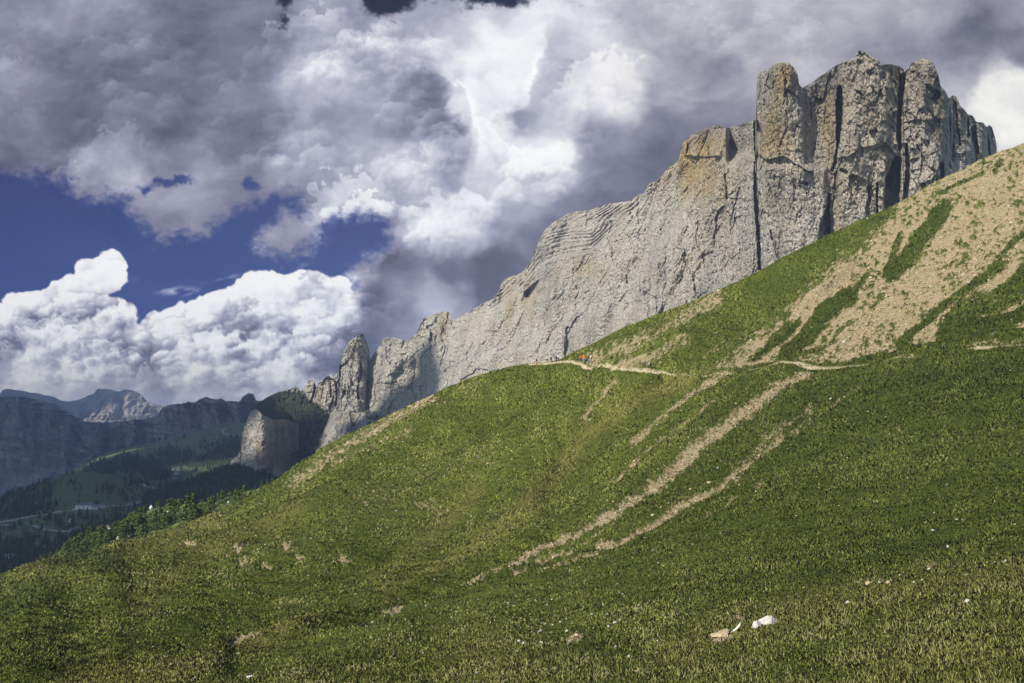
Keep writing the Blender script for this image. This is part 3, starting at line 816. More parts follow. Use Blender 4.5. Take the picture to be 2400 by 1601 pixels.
def r_bast(X, Y):
    rim, top = bast_map(X, Y)
    face = interp(X, [(480, 2520), (530, 2430), (560, 2370), (590, 2310), (604, 2270), (612, 2256), (622, 2264), (632, 2290), (660, 2390), (690, 2450), (715, 2440), (745, 2390), (790, 2300), (830, 2250), (890, 2120)])
    face = face + np.clip(1120 - Y, -50, 400) / FOC * 2300 * 0.15
    fo = sst(1080, 1110, Y - (X - 600) * 0.1)
    face = face - fo * np.clip(Y - 1070, 0, 400) * 3.2
    roof = face + 10 + np.clip(rim - Y, 0, 300) * 5.5
    # the scree slope right of the cliff comes forward towards the viewer
    sl = interp(X, [(700, 2450), (740, 2400), (780, 2350), (800, 2322), (840, 2300), (860, 2280), (890, 2240)]) + (968 - Y) * 3.6 - np.clip(968 - Y, 0, 99) * -4 + 40 * (fbm((X + Y * 0.5) / 20, Y / 60, 4, 19, 0.6, 1) - 0.6)
    k = sst(715, 785, X + (Y - 1000) * 0.15)
    r = face * (1 - top) + roof * top
    return r * (1 - k) + sl * k


def a_bast(X, Y):
    rim, top = bast_map(X, Y)
    n = fbm(X / 9, Y / 7, 4, 33, 0.6)
    g = top * sst(0.30, 0.42, n + 0.25 * gs(X, Y, 640, 955, 60, 22) - 0.1 * sst(700, 760, X)) * sst(770, 745, X)
    # grass between the scree tongues
    k = sst(735, 770, X)
    tong = np.maximum.reduce([gs(X, Y, 795, 990, 30, 44, 0.2), gs(X, Y, 846, 990, 16, 44, -0.2), gs(X, Y, 812, 1000, 5, 30, 0.3) * 0.9, 0.9 * np.exp(-(seg_dist(X, Y, [(782, 962), (778, 1000), (765, 1035), (752, 1055)]) / 3.5) ** 2)])
    g = np.maximum(g, k * sst(0.62, 0.38, tong + 0.5 * (n - 0.5)) * sst(0.50, 0.60, n + 0.10 * sst(790, 820, X)) * 0.8)
    g = np.maximum(g, sst(1050, 1065, Y + (n - 0.5) * 40) * sst(640, 720, X) * 0.75 * sst(1110, 1090, Y + n * 20) * (X > 640))
    o = np.where((X > 600) & (X < 650), 1, 0) * sst(1030, 1045, Y + n * 8) * sst(1098, 1088, Y) * 0.75 + 0.35 * gs(X, Y, 665, 1040, 30, 30)
    low = sst(1085, 1120, Y + (n - 0.5) * 60)
    return {'grass': g + low * sst(0.45, 0.55, n) * 0.9 * (X < 640), 'ochre': o, 'stain_shade': 0.5 * gs(X, Y, 660, 1010, 30, 14) + 0.35 * (1 - top) * sst(620, 640, X) * (1 - k)}  # cliff right of the corner darkened in colour for its shaded side


M_ROCK3 = rock_mat('limestone_bastion', 4.6, grey=(0.46, 0.43, 0.39), ochre=(0.42, 0.27, 0.17))
sheet('cliff', 480, 890, 1.15, TOP_BAST, [(480, 1260), (640, 1200), (890, 1080)], 1.15, r_bast, 4.0, M_ROCK3, a_bast, k=(0.9, 1.0, 1.0), jag=1.4, jagw=8,
      label='square rock bastion with a grassy roof at the edge of the valley', back=((30, 4), (80, 40), (160, 200)))

# --- distant ranges
M_FAR = rock_mat('distant_limestone', 13.0, grey=(0.46, 0.43, 0.39), dark=(0.24, 0.23, 0.22))
TOP_FAR = [(-900, 900), (-300, 905), (-60, 930), (0, 922), (6, 914), (19, 911), (34, 914), (48, 915), (70, 920), (92, 923), (128, 931), (142, 938), (156, 941), (168, 940), (179, 938), (198, 931), (212, 925), (220, 922), (226, 912), (246, 911), (265, 914), (281, 919), (287, 914), (293, 912),
           (313, 915), (325, 920), (332, 927), (344, 939), (352, 945), (364, 947), (383, 950), (430, 965), (520, 1000)]


def r_far(X, Y):
    r = 9200 + np.clip(1000 - Y, 0, 120) * 14
    r = r + interp(X, [(-300, -200), (100, 0), (190, 150), (226, 0), (262, -60), (281, 90), (300, 0), (330, 160), (360, 200), (400, 300)])
    st = (Y + 3 * (fbm(X / 30, Y / 10, 3, 4) - 0.5)) / 7.5
    return r - 22 * (st - np.floor(st)) + 300 * (fbm((X + Y * 0.5) / 22, Y / 40, 4, 5, 0.6, 1) - 0.6) * sst(150, 200, X)


sheet('distant_mountain', -500, 520, 1.3, TOP_FAR, [(-500, 1060), (520, 1060)], 1.3, r_far, 13, M_FAR,
      lambda X, Y: {'grass': gs(X, Y, 290, 982, 30, 4) * 0.8, 'stain_shade': sst(190, 150, X) * 0.5, 'ochre': gs(X, Y, 270, 940, 60, 20) * 0.2}, jag=1.4, jagw=9, label='sunlit pale limestone peak far beyond the valley',  # left part of the peak painted darker for its shade
      back=((200, 50), (800, 600)))
TOP_RANGE = [(-900, 880), (-300, 920), (0, 927), (30, 928), (64, 932), (100, 941), (128, 946), (159, 966), (179, 978), (204, 989), (240, 990), (281, 987), (300, 985), (319, 984), (340, 981), (360, 978), (372, 966), (383, 955), (392, 951), (402, 948), (420, 946), (437, 945), (441, 940), (446, 944), (459, 942), (470, 935), (485, 930), (492, 934),
             (510, 936), (517, 933), (524, 937), (530, 941), (545, 940), (561, 941), (566, 935), (568, 929), (575, 927), (580, 923), (584, 921), (589, 924), (593, 923), (597, 930), (600, 938), (609, 939), (640, 940), (700, 950)]


def r_range(X, Y):
    r = interp(X, [(-500, 7400), (0, 6900), (204, 6400), (360, 5900), (383, 5400), (480, 5000), (600, 4800), (700, 4700)])
    foot = interp(X, [(-300, 1180), (0, 1130), (160, 1080), (330, 1040), (420, 1010), (520, 990), (640, 985)])
    h = np.clip(foot - Y, 0, 300) / FOC * r
    r = r + h * 0.35 - np.clip(Y - foot, 0, 200) / FOC * r * 1.9
    r = r + 420 * (fbm(X / 45, Y / 300, 3, 41) - 0.5) + 170 * (fbm((X - Y * 0.5) / 26, Y / 40, 5, 43, 0.6, 1) - 0.6) - 120 * sst(0.5, 0.62, fbm(X / 120, (Y - X * 0.12) / 9, 3, 47))
    return r


def a_range(X, Y):
    n = fbm(X / 12, Y / 9, 4, 55, 0.6)
    foot = interp(X, [(-300, 1180), (0, 1150), (160, 1105), (330, 1050), (420, 1022), (520, 1000), (640, 985)])
    g = sst(-6, 10, Y - foot + (n - 0.5) * 24)
    return {'grass': g * 0.9, 'stain_shade': 0.25 + 0.35 * sst(0.45, 0.6, n), 'ochre': np.clip(gs(X, Y, 430, 1005, 80, 16) * 0.7 * n + 0.9 * sst(0.55, 0.68, fbm((X + Y) / 14, (X - Y * 0.4) / 50, 4, 57)) * sst(-70, -20, Y - foot) * (1 - g), 0, 1)}


M_RANGE = rock_mat('dark_range_rock', 11.0, grey=(0.45, 0.41, 0.40), dark=(0.25, 0.24, 0.24), ochre=(0.58, 0.49, 0.44))
sheet('mountain_range', -500, 700, 1.3, TOP_RANGE, [(-500, 1300), (700, 1120)], 1.3, r_range, 9, M_RANGE, a_range, k=(1.3, 1.2, 1), jag=2.0, jagw=8,
      label='long dark jagged mountain range across the valley', back=((100, 50), (500, 600)))


# ------------------------------------------------------------------ valley floor, knolls and woods
class Ground:
    def __init__(s, X, Y, P):
        s.X, s.Y, s.P = X, Y, P

    def at(s, px, py):
        j = int(np.clip(np.searchsorted(s.X[0], px), 0, s.X.shape[1] - 1))
        col = s.Y[:, j]
        i = int(np.argmin(np.abs(col - py)))
        return Vector(s.P[i, j].tolist())


def valley_material(name, wet=0.0):
    m = NT(name, 1.0)
    n = m.math('ADD', m.math('MULTIPLY', m.noise(0.02, 6, 0.65), 0.6), m.math('MULTIPLY', m.noise(0.15, 4, 0.6), 0.4))
    c = m.ramp(n, [(0.3, (0.075, 0.11, 0.045)), (0.55, (0.12, 0.16, 0.06)), (0.75, (0.17, 0.20, 0.085))])
    c = m.mix(m.attr('ochre'), c, (0.24, 0.21, 0.17))
    c = m.mix(m.attr('stain_shade'), c, (0.020, 0.030, 0.015))
    m.base(c)
    m.bump(m.noise(0.12, 5, 0.7), 0.6, 4.0)
    return m.m


M_VAL = valley_material('valley_meadow')


def valley(name, x0, x1, dx, top, bot, dy, rpairs, label, attrs=None, bump=14):
    store = {}

    def rf(X, Y):
        T = interp(X, top)
        r = np.exp(np.interp(sst(0, 1, (Y - T) / (interp(X, bot) - T)) * 0.5 + 0.5 * np.clip((Y - T) / (interp(X, bot) - T), 0, 1), [a for a, b in rpairs], np.log([b for a, b in rpairs])))
        return r

    def post(X, Y, P):
        P[..., 2] += (fbm(P[..., 0] / 160, P[..., 1] / 160, 4, 3) - 0.5) * bump * sst(0, 12, Y - interp(X, top))
        store['g'] = Ground(X, Y, P)
        return P
    o = sheet(name, x0, x1, dx, top, bot, dy, rf, 4, M_VAL, attrs, relief=False, jag=0.8, jagw=12, back=((60, 6), (200, 40), (300, 160)), label=label, post=post)
    return store['g']


TOP_M1 = [(-100, 1210), (60, 1150), (180, 1104), (230, 1068), (280, 1051), (330, 1038), (380, 1030), (420, 1022), (460, 1010), (500, 998), (540, 992), (600, 990), (700, 990)]
G1 = valley('valley_hill', -100, 690, 2.0, TOP_M1, [(-100, 1220), (300, 1160), (700, 1160)], 2.0, [(0, 4300), (0.25, 3500), (0.6, 2900), (1, 2400)], 'green wooded hill with pasture beyond the valley road',
            lambda X, Y: {'ochre': 0.7 * gs(X, Y, 455, 1036, 22, 4) * fbm(X / 5, Y / 3, 3, 4) + 0.8 * gs(X, Y, 408, 1118, 14, 5) + 0.7 * sst(0.62, 0.7, fbm(X / 6, Y / 4, 4, 71)) * (gs(X, Y, 268, 1100, 24, 8) + gs(X, Y, 315, 1112, 14, 5)),
                          'stain_shade': 0.25 * sst(1070, 1110, Y)})
TOP_RDG = [(300, 1185), (350, 1160), (390, 1145), (420, 1135), (440, 1128), (480, 1113), (520, 1099), (545, 1092), (575, 1100), (640, 1120), (680, 1130)]
G2 = valley('forest_ridge', 300, 680, 2.0, TOP_RDG, [(300, 1230), (680, 1230)], 2.0, [(0, 2150), (1, 1500)], 'dark forested spur running down below the rock bastion', lambda X, Y: {'stain_shade': 0.8 + 0 * X}, bump=6)
TOP_KN = [(-400, 1260), (-100, 1190), (0, 1170), (50, 1150), (90, 1136), (110, 1128), (150, 1113), (180, 1108), (210, 1106), (255, 1111), (300, 1128), (350, 1139), (400, 1143), (450, 1152), (520, 1172), (600, 1200), (660, 1230)]


def a_knoll(X, Y):
    n = fbm(X / 14, Y / 7, 4, 81)
    return {'stain_shade': sst(1210, 1240, Y) * sst(0.42, 0.58, n) * 0.6, 'ochre': 0.2 * gs(X, Y, 330, 1160, 20, 8) * n}


G3 = valley('valley_floor', -400, 660, 2.0, TOP_KN, [(-400, 1560), (0, 1480), (300, 1400), (660, 1300)], 2.0, [(0, 2350), (0.12, 2050), (0.33, 1650), (0.6, 1250), (1, 800)], 'dim green valley floor with a round pasture knoll and the pass road', a_knoll, bump=10)

# broad base ground far below, out to the horizon
bv = [(-24000, -4000, -900), (24000, -4000, -900), (24000, 24000, -900), (-24000, 24000, -900)]
base = link_mesh('ground', bv, [(0, 1, 2, 3)], M_VAL, False, attrs={'ochre': np.zeros(4), 'stain_shade': np.zeros(4)})
tag(base, 'low green ground far below the pass', kind='structure')

# forests
def foliage_mat(name, c0, c1, trans=0.0, scale=3.0):
    m = NT(name, 0.9)
    n = m.noise(scale, 4, 0.6)
    v = m.attr('tint')
    f = m.math('ADD', m.math('MULTIPLY', n, 0.5), m.math('MULTIPLY', v, 0.5))
    m.base(m.ramp(f, [(0.25, c0), (0.75, c1)]))
    return m.m


M_FIR = foliage_mat('fir_needles', (0.018, 0.032, 0.018), (0.050, 0.075, 0.036), scale=0.2)


def cone_tree_arrays(P, H, Wd, rs):
    """many small conifers: three ragged tiers each"""
    V = []; F = []; T = []
    n = len(P); seg = 6; off = 0
    th0 = rs.random(n) * 6.28
    tint = rs.random(n)
    for tier, (z0, z1, w) in enumerate(((0.05, 0.55, 1.0), (0.30, 0.80, 0.74), (0.58, 1.0, 0.46))):
        ring = np.zeros((n, seg + 1, 3))
        for q in range(seg):
            a = th0 + tier * 0.5 + q * 2 * math.pi / seg
            rr = Wd * w * (0.75 + 0.5 * rs.random(n))
            ring[:, q, 0] = P[:, 0] + np.cos(a) * rr
            ring[:, q, 1] = P[:, 1] + np.sin(a) * rr
            ring[:, q, 2] = P[:, 2] + H * (z0 + 0.06 * rs.random(n))
        ring[:, seg] = P + np.stack([0 * H, 0 * H, H * z1], 1)
        V.append(ring.reshape(-1, 3)); T.append(np.repeat(tint, seg + 1))
        idx = off + np.arange(n)[:, None] * (seg + 1)
        for q in range(seg):
            F.append(np.concatenate([idx + q, idx + (q + 1) % seg, idx + seg], 1))
        off += n * (seg + 1)
    return np.concatenate(V), np.concatenate(F), np.concatenate(T)


def forest(name, G, x0, x1, y0, y1, n, dens, hgt, label, seed=1):
    rs = np.random.default_rng(seed)
    px = rs.uniform(x0, x1, n * 3); py = rs.uniform(y0, y1, n * 3)
    keep = rs.random(n * 3) < dens(px, py)
    px, py = px[keep][:n], py[keep][:n]
    pts = np.array([G.at(a, b) for a, b in zip(px, py)])
    H = hgt * rs.uniform(0.6, 1.25, len(pts)); Wd = H * rs.uniform(0.16, 0.26, len(pts))
    v, f, t = cone_tree_arrays(pts, H, Wd, rs)
    o = link_mesh(name, v, f, M_FIR, False, attrs={'tint': t})
    tag(o, label, kind='stuff')
    return o


def dens1(x, y):
    n = fbm(x / 16, y / 9, 4, 7)
    d = 1.3 * gs(x, y, 412, 1068, 30, 13) + 1.1 * gs(x, y, 300, 1075, 26, 9) + 1.0 * gs(x, y, 345, 1090, 60, 14) + 1.0 * gs(x, y, 240, 1098, 60, 16) + 0.9 * gs(x, y, 370, 1112, 40, 10) \
        + 0.9 * gs(x, y, 490, 1078, 26, 18) + 0.8 * gs(x, y, 545, 1040, 30, 12) + 0.9 * gs(x, y, 450, 1094, 16, 10) + 0.9 * gs(x, y, 200, 1098, 40, 10) + 0.8 * gs(x, y, 530, 1068, 30, 24)
    crest = np.exp(-((y - interp(x, TOP_M1) - 2) / 2.5) ** 2) * sst(420, 380, x)
    return np.clip(d * 1.1 + crest * 0.7 + (n - 0.62) * 1.2 - 0.9 * gs(x, y, 425, 1108, 22, 12), 0, 1)


forest('forest', G1, 150, 640, 1020, 1160, 5200, dens1, 15, 'dark conifer wood scattered over the pasture hill across the valley', 3)
forest('forest', G2, 330, 670, 1090, 1215, 4600, lambda x, y: sst(0, 3, y - interp(x, TOP_RDG)) * 0.95, 14, 'dense dark conifer wood on the spur below the rock bastion', 4)


def dens3(x, y):
    n = fbm(x / 15, y / 8, 4, 9)
    left = sst(-4, 4, poly_sd(x, y, [(-200, 1240), (-200, 1180), (0, 1172), (60, 1148), (112, 1128), (122, 1146), (118, 1172), (142, 1192), (100, 1206), (40, 1214), (0, 1220)]))
    d = left * 1.4 + 0.9 * gs(x, y, 165, 1134, 16, 6) + 1.0 * gs(x, y, 252, 1151, 16, 7) + 1.0 * gs(x, y, 286, 1160, 8, 7) + 0.8 * gs(x, y, 330, 1132, 34, 5) + 0.7 * gs(x, y, 350, 1160, 14, 10)
    d = d + sst(6, 22, y - interp(x, [(-200, 1235), (0, 1226), (140, 1204), (220, 1196), (320, 1182), (420, 1163), (660, 1160)])) * sst(0.50, 0.60, n + 0.10 * sst(1240, 1300, y) - 0.25 * gs(x, y, 45, 1256, 55, 12))
    d = d + 1.2 * sst(330, 420, x) * sst(1168, 1180, y) + 1.3 * sst(0, 30, y - interp(x, [(-200, 1350), (0, 1318), (90, 1295), (200, 1235), (320, 1195), (420, 1170)]))
    d = d - 1.5 * gs(x, y, 30, 1314, 24, 5) + 0.9 * np.exp(-((y - interp(x, TOP_KN) - 1) / 1.6) ** 2) * sst(0.35, 0.55, fbm(x / 9, y * 0, 3, 5)) + 0.5 * sst(0.66, 0.72, n)
    road = seg_dist(x, y, [(0, 1223), (37, 1217), (86, 1209), (133, 1203), (214, 1194), (322, 1179), (430, 1163)])
    return np.clip(d, 0, 1) * sst(2.5, 5, road)


forest('forest', G3, -150, 640, 1110, 1400, 9000, dens3, 13, 'dark conifer woods around the pass road on the valley floor', 5)

# ------------------------------------------------------------------ pine belt on the near shoulder
TOP_SH = [(-300, 1420), (-60, 1376), (0, 1356), (60, 1330), (100, 1312), (150, 1286), (200, 1256), (240, 1238), (300, 1215), (350, 1195), (400, 1184), (450, 1180), (500, 1180), (520, 1170), (560, 1154), (600, 1146), (660, 1118), (700, 1090)]
store = {}


def sh_post(X, Y, P):
    P[..., 2] += (fbm(P[..., 0] / 14, P[..., 1] / 14, 4, 3) - 0.5) * 3.0
    store['g'] = Ground(X, Y, P)
    return P


M_SHOULDER = NT('shoulder_turf', 1.0)
_n = M_SHOULDER.noise(0.35, 6, 0.7)
M_SHOULDER.base(M_SHOULDER.ramp(_n, [(0.35, (0.03, 0.05, 0.012)), (0.5, (0.085, 0.12, 0.03)), (0.62, (0.16, 0.18, 0.06)), (0.72, (0.40, 0.37, 0.27))]))
M_SHOULDER.bump(M_SHOULDER.noise(1.0, 5, 0.7), 0.8, 1.0)
sheet('forest_shoulder', -300, 700, 2.0, TOP_SH, [(x, y + 25) for x, y in SKY_FG if -301 <= x <= 860], 1.6, lambda X, Y: 470 + (interp(X, [(-300, 1445), (0, 1372), (320, 1287), (640, 1154), (700, 1109)]) - Y) * 1.2, 1, M_SHOULDER.m,
      relief=False, post=sh_post, jag=1.5, back=((10, 3), (40, 30), (120, 120)), label='sunny boulder-strewn shoulder under the pines behind the meadow')
GS = store['g']
M_NEEDLE = foliage_mat('pine_needles', (0.026, 0.046, 0.012), (0.150, 0.195, 0.050), scale=0.9)
M_BARK = simple('pine_bark', (0.10, 0.075, 0.055), 0.95, 0.35, 4)


def crown_arrays(h, w, seed, n=620):
    rs = np.random.default_rng(seed)
    # clumps: shells of needle tufts set on limbs that leave gaps between tiers
    nl = 26
    cz = np.sort(rs.uniform(0.12, 0.97, nl)); ca = np.arange(nl) * 2.4 + rs.random(nl)
    prof = np.interp(cz, [0, 0.12, 0.35, 0.6, 0.85, 1.0], [0.55, 0.85, 1.0, 0.85, 0.5, 0.12]) * rs.uniform(0.65, 1.15, nl)
    cr = prof * w * 0.62
    cx = np.cos(ca) * cr; cy = np.sin(ca) * cr; rad = w * (0.20 + 0.20 * prof)
    k = rs.integers(0, nl, n)
    d = rs.normal(size=(n, 3)); d /= np.linalg.norm(d, axis=1, keepdims=True)
    rr = rad[k] * rs.uniform(0.65, 1.1, n)
    c = np.stack([cx[k], cy[k], cz[k] * h], 1) + d * rr[:, None] * np.array([1, 1, 0.75])
    sz = w * 0.13 * rs.uniform(0.6, 1.3, n)
    a = rs.normal(size=(n, 3)); a /= np.linalg.norm(a, axis=1, keepdims=True)
    b = np.cross(a, rs.normal(size=(n, 3))); b /= np.linalg.norm(b, axis=1, keepdims=True)
    v = np.stack([c - a * sz[:, None], c + a * sz[:, None], c + b * sz[:, None] * 1.1, c - b * sz[:, None] * 1.1], 1).reshape(-1, 3)
    i = np.arange(n)[:, None] * 4
    f = np.concatenate([np.concatenate([i, i + 2, i + 1], 1), np.concatenate([i, i + 1, i + 3], 1)])
    return v, f, np.repeat(rs.random(n) * 0.6 + 0.4 * rs.random(nl)[k], 4)


def trunk_arrays(h, r0, seed, limbs=7):
    rs = np.random.default_rng(seed)
    V = []; F = []

    def tube(a, b, ra, rb, seg=6):
        a = np.array(a, float); b = np.array(b, float); o = sum(len(q) for q in V)
        d = b - a; d /= np.linalg.norm(d); u = np.cross(d, [0.3, 1, 0.2]); u /= np.linalg.norm(u); w_ = np.cross(d, u)
        ring = [(p + (u * math.cos(t) + w_ * math.sin(t)) * rr) for p, rr in ((a, ra), (b, rb)) for t in np.linspace(0, 2 * math.pi, seg, endpoint=False)]
        V.append(np.array(ring))
        F.extend([(o + q, o + (q + 1) % seg, o + seg + (q + 1) % seg, o + seg + q) for q in range(seg)])
    p = np.array([0, 0, -1.2]); z = -1.2
    for s in range(4):
        q = p + np.array([rs.normal() * 0.02 * h, rs.normal() * 0.02 * h, (h * 0.92 + 1.2) / 4])
        tube(p, q, r0 * (1 - s * 0.22), r0 * (1 - (s + 1) * 0.22)); p = q
    for s in range(limbs):
        zz = h * (0.2 + 0.1 * s); a = s * 2.4
        tube((0, 0, zz), (math.cos(a) * h * 0.16, math.sin(a) * h * 0.16, zz + h * 0.07), r0 * 0.35, r0 * 0.12, 4)
    return np.concatenate(V), F


PINES = []
for k in range(5):
    hh, ww = 10.0, (2.3, 2.7, 2.1, 3.0, 1.8)[k]
    v, f, t = crown_arrays(hh, ww, 40 + k)
    tv, tf = trunk_arrays(hh, 0.24, 60 + k)
    root = empty('pine_tree', (0, 0, 0), 'x', 'tree')
    cr = link_mesh('crown', v, f, M_NEEDLE, False, root, {'tint': t})
    tr = link_mesh('trunk', tv, tf, M_BARK, True, root)
    PINES.append((root, [cr, tr], [False]))


def place_tree(loc, height, kind, label, group, wide=1.0, rz=None):
    root, ch, used = PINES[kind]
    if used[0]:
        r = root.copy(); COL.objects.link(r)
        for c in ch:
            d = c.copy(); COL.objects.link(d); d.parent = r
    else:
        r = root; used[0] = True
    r.location = loc
    s = height / 10.0
    r.scale = (s * wide, s * wide, s)
    r.rotation_euler = (0, 0, random.random() * 6.28 if rz is None else rz)
    r['label'] = label; r['category'] = 'tree'; r['group'] = group
    return r


TREES = [(313, 1199, 1239, 1.1), (304, 1206, 1250, 1), (337, 1189, 1227, 1.1), (330, 1194, 1245, 1), (370, 1177, 1227, 1.1), (396, 1172, 1224, 1.1), (407, 1174, 1212, 1), (418, 1172, 1218, .8), (445, 1164, 1219, 1.5), (471, 1173, 1212, .9),
         (487, 1169, 1209, .9), (496, 1165, 1206, .9), (510, 1157, 1190, .7), (519, 1152, 1181, .8), (528, 1150, 1178, .8), (537, 1150, 1178, .8), (554, 1148, 1184, 1), (572, 1138, 1170, 1.2), (588, 1147, 1166, 1), (611, 1128, 1149, 1.1), (626, 1125, 1140, 1.2), (638, 1120, 1136, 1.2),
         (384, 1204, 1238, 1.5), (335, 1230, 1258, 1.6), (451, 1184, 1224, 1.6), (314, 1202, 1254, 1), (292, 1219, 1262, 1.1), (277, 1223, 1263, 1.1), (268, 1226, 1266, .9), (258, 1230, 1268, 1), (246, 1231, 1271, 1), (236, 1233, 1277, .9),
         (228, 1236, 1277, .9), (210, 1237, 1281, .9), (201, 1246, 1288, 1), (191, 1264, 1295, 1), (175, 1260, 1297, 1.2), (164, 1262, 1300, 1), (153, 1273, 1303, 1.1), (144, 1281, 1303, 1.1), (132, 1288, 1306, 1.2), (118, 1293, 1310, 1.2), (104, 1300, 1314, 1.2), (96, 1304, 1316, 1.2), (86, 1307, 1318, 1),
         (51, 1326, 1338, 1.2), (43, 1330, 1341, 1.1), (33, 1334, 1345, 1.1), (21, 1340, 1350, 1.2), (10, 1346, 1354, 1.2), (230, 1264, 1289, 1.4), (186, 1252, 1292, .9), (350, 1205, 1240, 1), (362, 1200, 1240, .9), (430, 1190, 1222, 1.1), (462, 1186, 1218, .9), (500, 1185, 1205, 1.1),
         (545, 1160, 1186, 1), (563, 1150, 1176, .9), (597, 1140, 1160, 1), (220, 1250, 1290, 1), (284, 1232, 1268, 1), (322, 1215, 1256, 1), (376, 1195, 1236, 1), (404, 1192, 1228, 1), (480, 1182, 1212, .9), (250, 1242, 1278, 1), (170, 1275, 1303, 1)]
fgy = lambda x: float(np.interp(x, xs_fg, top_fg))
for i, (x, yt, yb, wd) in enumerate(TREES):
    g = GS.at(x, min(yb, fgy(x) + 8))
    r_ = math.hypot(g.x, g.y)
    top = P3(x, yt, r_)
    h = max(3.0, (top.z - g.z) * 1.12)
    if x > 500: lab = 'dark green pine on the rocky shoulder at the right end of the pine belt'
    elif x > 340: lab = 'tall dense stone pine among white boulders in the middle of the pine belt'
    elif x > 180: lab = 'sunlit green pine in the left half of the belt behind the meadow'
    else: lab = 'small bushy young pine low at the left end of the pine belt'
    if (x, yt) == (445, 1164): lab = 'broadest tallest stone pine standing between boulders in the middle of the belt'
    place_tree(g - Vector((0, 0, 0.3)), h, i % 5, lab, 'pines behind the meadow edge', wd)
for x, yt, yb, wd, lab in [(177, 1297, 1318, 1.0, 'small dark pine on the meadow crest before the belt, left of the close pair'), (194, 1298, 1312, 1.1, 'small dark pine on the meadow crest before the belt, right of the close pair'),
                           (214, 1294, 1301, 1.4, 'tiny lone pine bush on the meadow crest right of the dark pair'), (712, 1072, 1082, 1.3, 'lone little pine on the grass skyline below the rock bastion')]:
    g = fg_point(x, max(yb, fgy(x) + 1)); r_ = math.hypot(g.x, g.y)
    place_tree(g - Vector((0, 0, 0.2)), max(1.0, P3(x, yt, r_).z - g.z), 2, lab, 'small pines on the meadow', wd)
# trees in the open meadows of the valley
rs = np.random.default_rng(12)
for x, y, hh in [(107, 1150, 16), (126, 1141, 17), (142, 1139, 17), (176, 1148, 13), (188, 1152, 15), (186, 1166, 10), (226, 1150, 13), (283, 1162, 18), (292, 1146, 16), (308, 1158, 13), (320, 1150, 16), (332, 1148, 14), (311, 1168, 14), (296, 1176, 16), (88, 1210, 12), (336, 1172, 14), (120, 1216, 12), (150, 1213, 14),
                 (60, 1262, 12), (36, 1270, 13), (82, 1268, 13), (20, 1284, 12), (110, 1262, 12), (262, 1206, 14), (240, 1214, 14)]:
    place_tree(G3.at(x, y) - Vector((0, 0, 0.5)), hh, int(rs.integers(0, 5)), 'dark conifer standing apart in the dim valley pasture near the road', 'single conifers in the valley pasture', 1.1)
for x, y, hh in [(440, 1062, 17), (455, 1072, 18), (462, 1100, 20), (470, 1050, 16), (420, 1092, 17), (424, 1104, 20), (380, 1052, 17), (345, 1068, 17), (505, 1056, 18), (515, 1048, 16), (528, 1046, 15), (498, 1098, 16)]:
    place_tree(G1.at(x, y) - Vector((0, 0, 0.5)), hh, int(rs.integers(0, 5)), 'dark conifer standing apart on the far green pasture hill', 'single conifers on the pasture hill', 1.1)

# ------------------------------------------------------------------ roads and huts in the valley
M_ROAD = simple('road_asphalt', (0.30, 0.30, 0.31), 0.8, 0.12, 0.5)


def road(name, G, pts, width, label):
    P = []
    for (x0, y0), (x1, y1) in zip(pts[:-1], pts[1:]):
        for t in np.linspace(0, 1, 6, endpoint=False):
            P.append(G.at(x0 + (x1 - x0) * t, y0 + (y1 - y0) * t))
    P.append(G.at(*pts[-1]))
    Q = [sum((P[max(0, min(len(P) - 1, i + d))] for d in (-2, -1, 0, 1, 2)), Vector()) / 5 for i in range(len(P))]
    tag(ribbon(name, Q, width, M_ROAD, lift=1.4), label, kind='structure')
    return Q


RD = road('road', G3, [(-40, 1232), (0, 1223), (20, 1220), (37, 1217), (61, 1212), (86, 1209), (133, 1203), (184, 1198), (214, 1194), (245, 1189), (283, 1186), (322, 1179), (360, 1173), (395, 1166), (430, 1163)], 9, 'pale pass road crossing the valley floor')
road('road', G3, [(-40, 1230), (0, 1228), (40, 1228), (76, 1227)], 6, 'short pale lane below the pass road at the left edge')
road('road', G3, [(76, 1235), (92, 1242), (116, 1246), (153, 1249), (172, 1250)], 6, 'pale lower bend of the road between dark woods')
road('road', G3, [(330, 1141), (351, 1142), (369, 1147), (376, 1151), (377, 1160), (381, 1167), (400, 1170), (416, 1170)], 8, 'pale road bend below the dark wooded spur')
road('road', G1, [(505, 1004), (518, 1003), (531, 1002), (523, 1007), (520, 1012), (526, 1017), (531, 1018), (540, 1020), (549, 1022), (545, 1026)], 10, 'thin pale hairpin road high on the far pasture')

M_WALLW = simple('hut_plaster', (0.75, 0.74, 0.70), 0.8, 0.08, 1)
M_ROOF = simple('hut_roof', (0.20, 0.19, 0.20), 0.7, 0.2, 1)
M_GLASSD = simple('dark_glass', (0.03, 0.035, 0.04), 0.2, 0.1, 1)


def box_bm(bm, sx, sy, sz, c):
    r = bmesh.ops.create_cube(bm, size=1.0)
    for v in r['verts']:
        v.co = Vector((v.co.x * sx + c[0], v.co.y * sy + c[1], v.co.z * sz + c[2]))
    return r['verts']


def obj_bm(name, bm, mat, parent=None, smooth=False):
    me = bpy.data.meshes.new(name); bm.normal_update(); bm.to_mesh(me); bm.free()
    for p in me.polygons: p.use_smooth = smooth
    me.materials.append(mat)
    o = bpy.data.objects.new(name, me); COL.objects.link(o)
    if parent: o.parent = parent
    return o


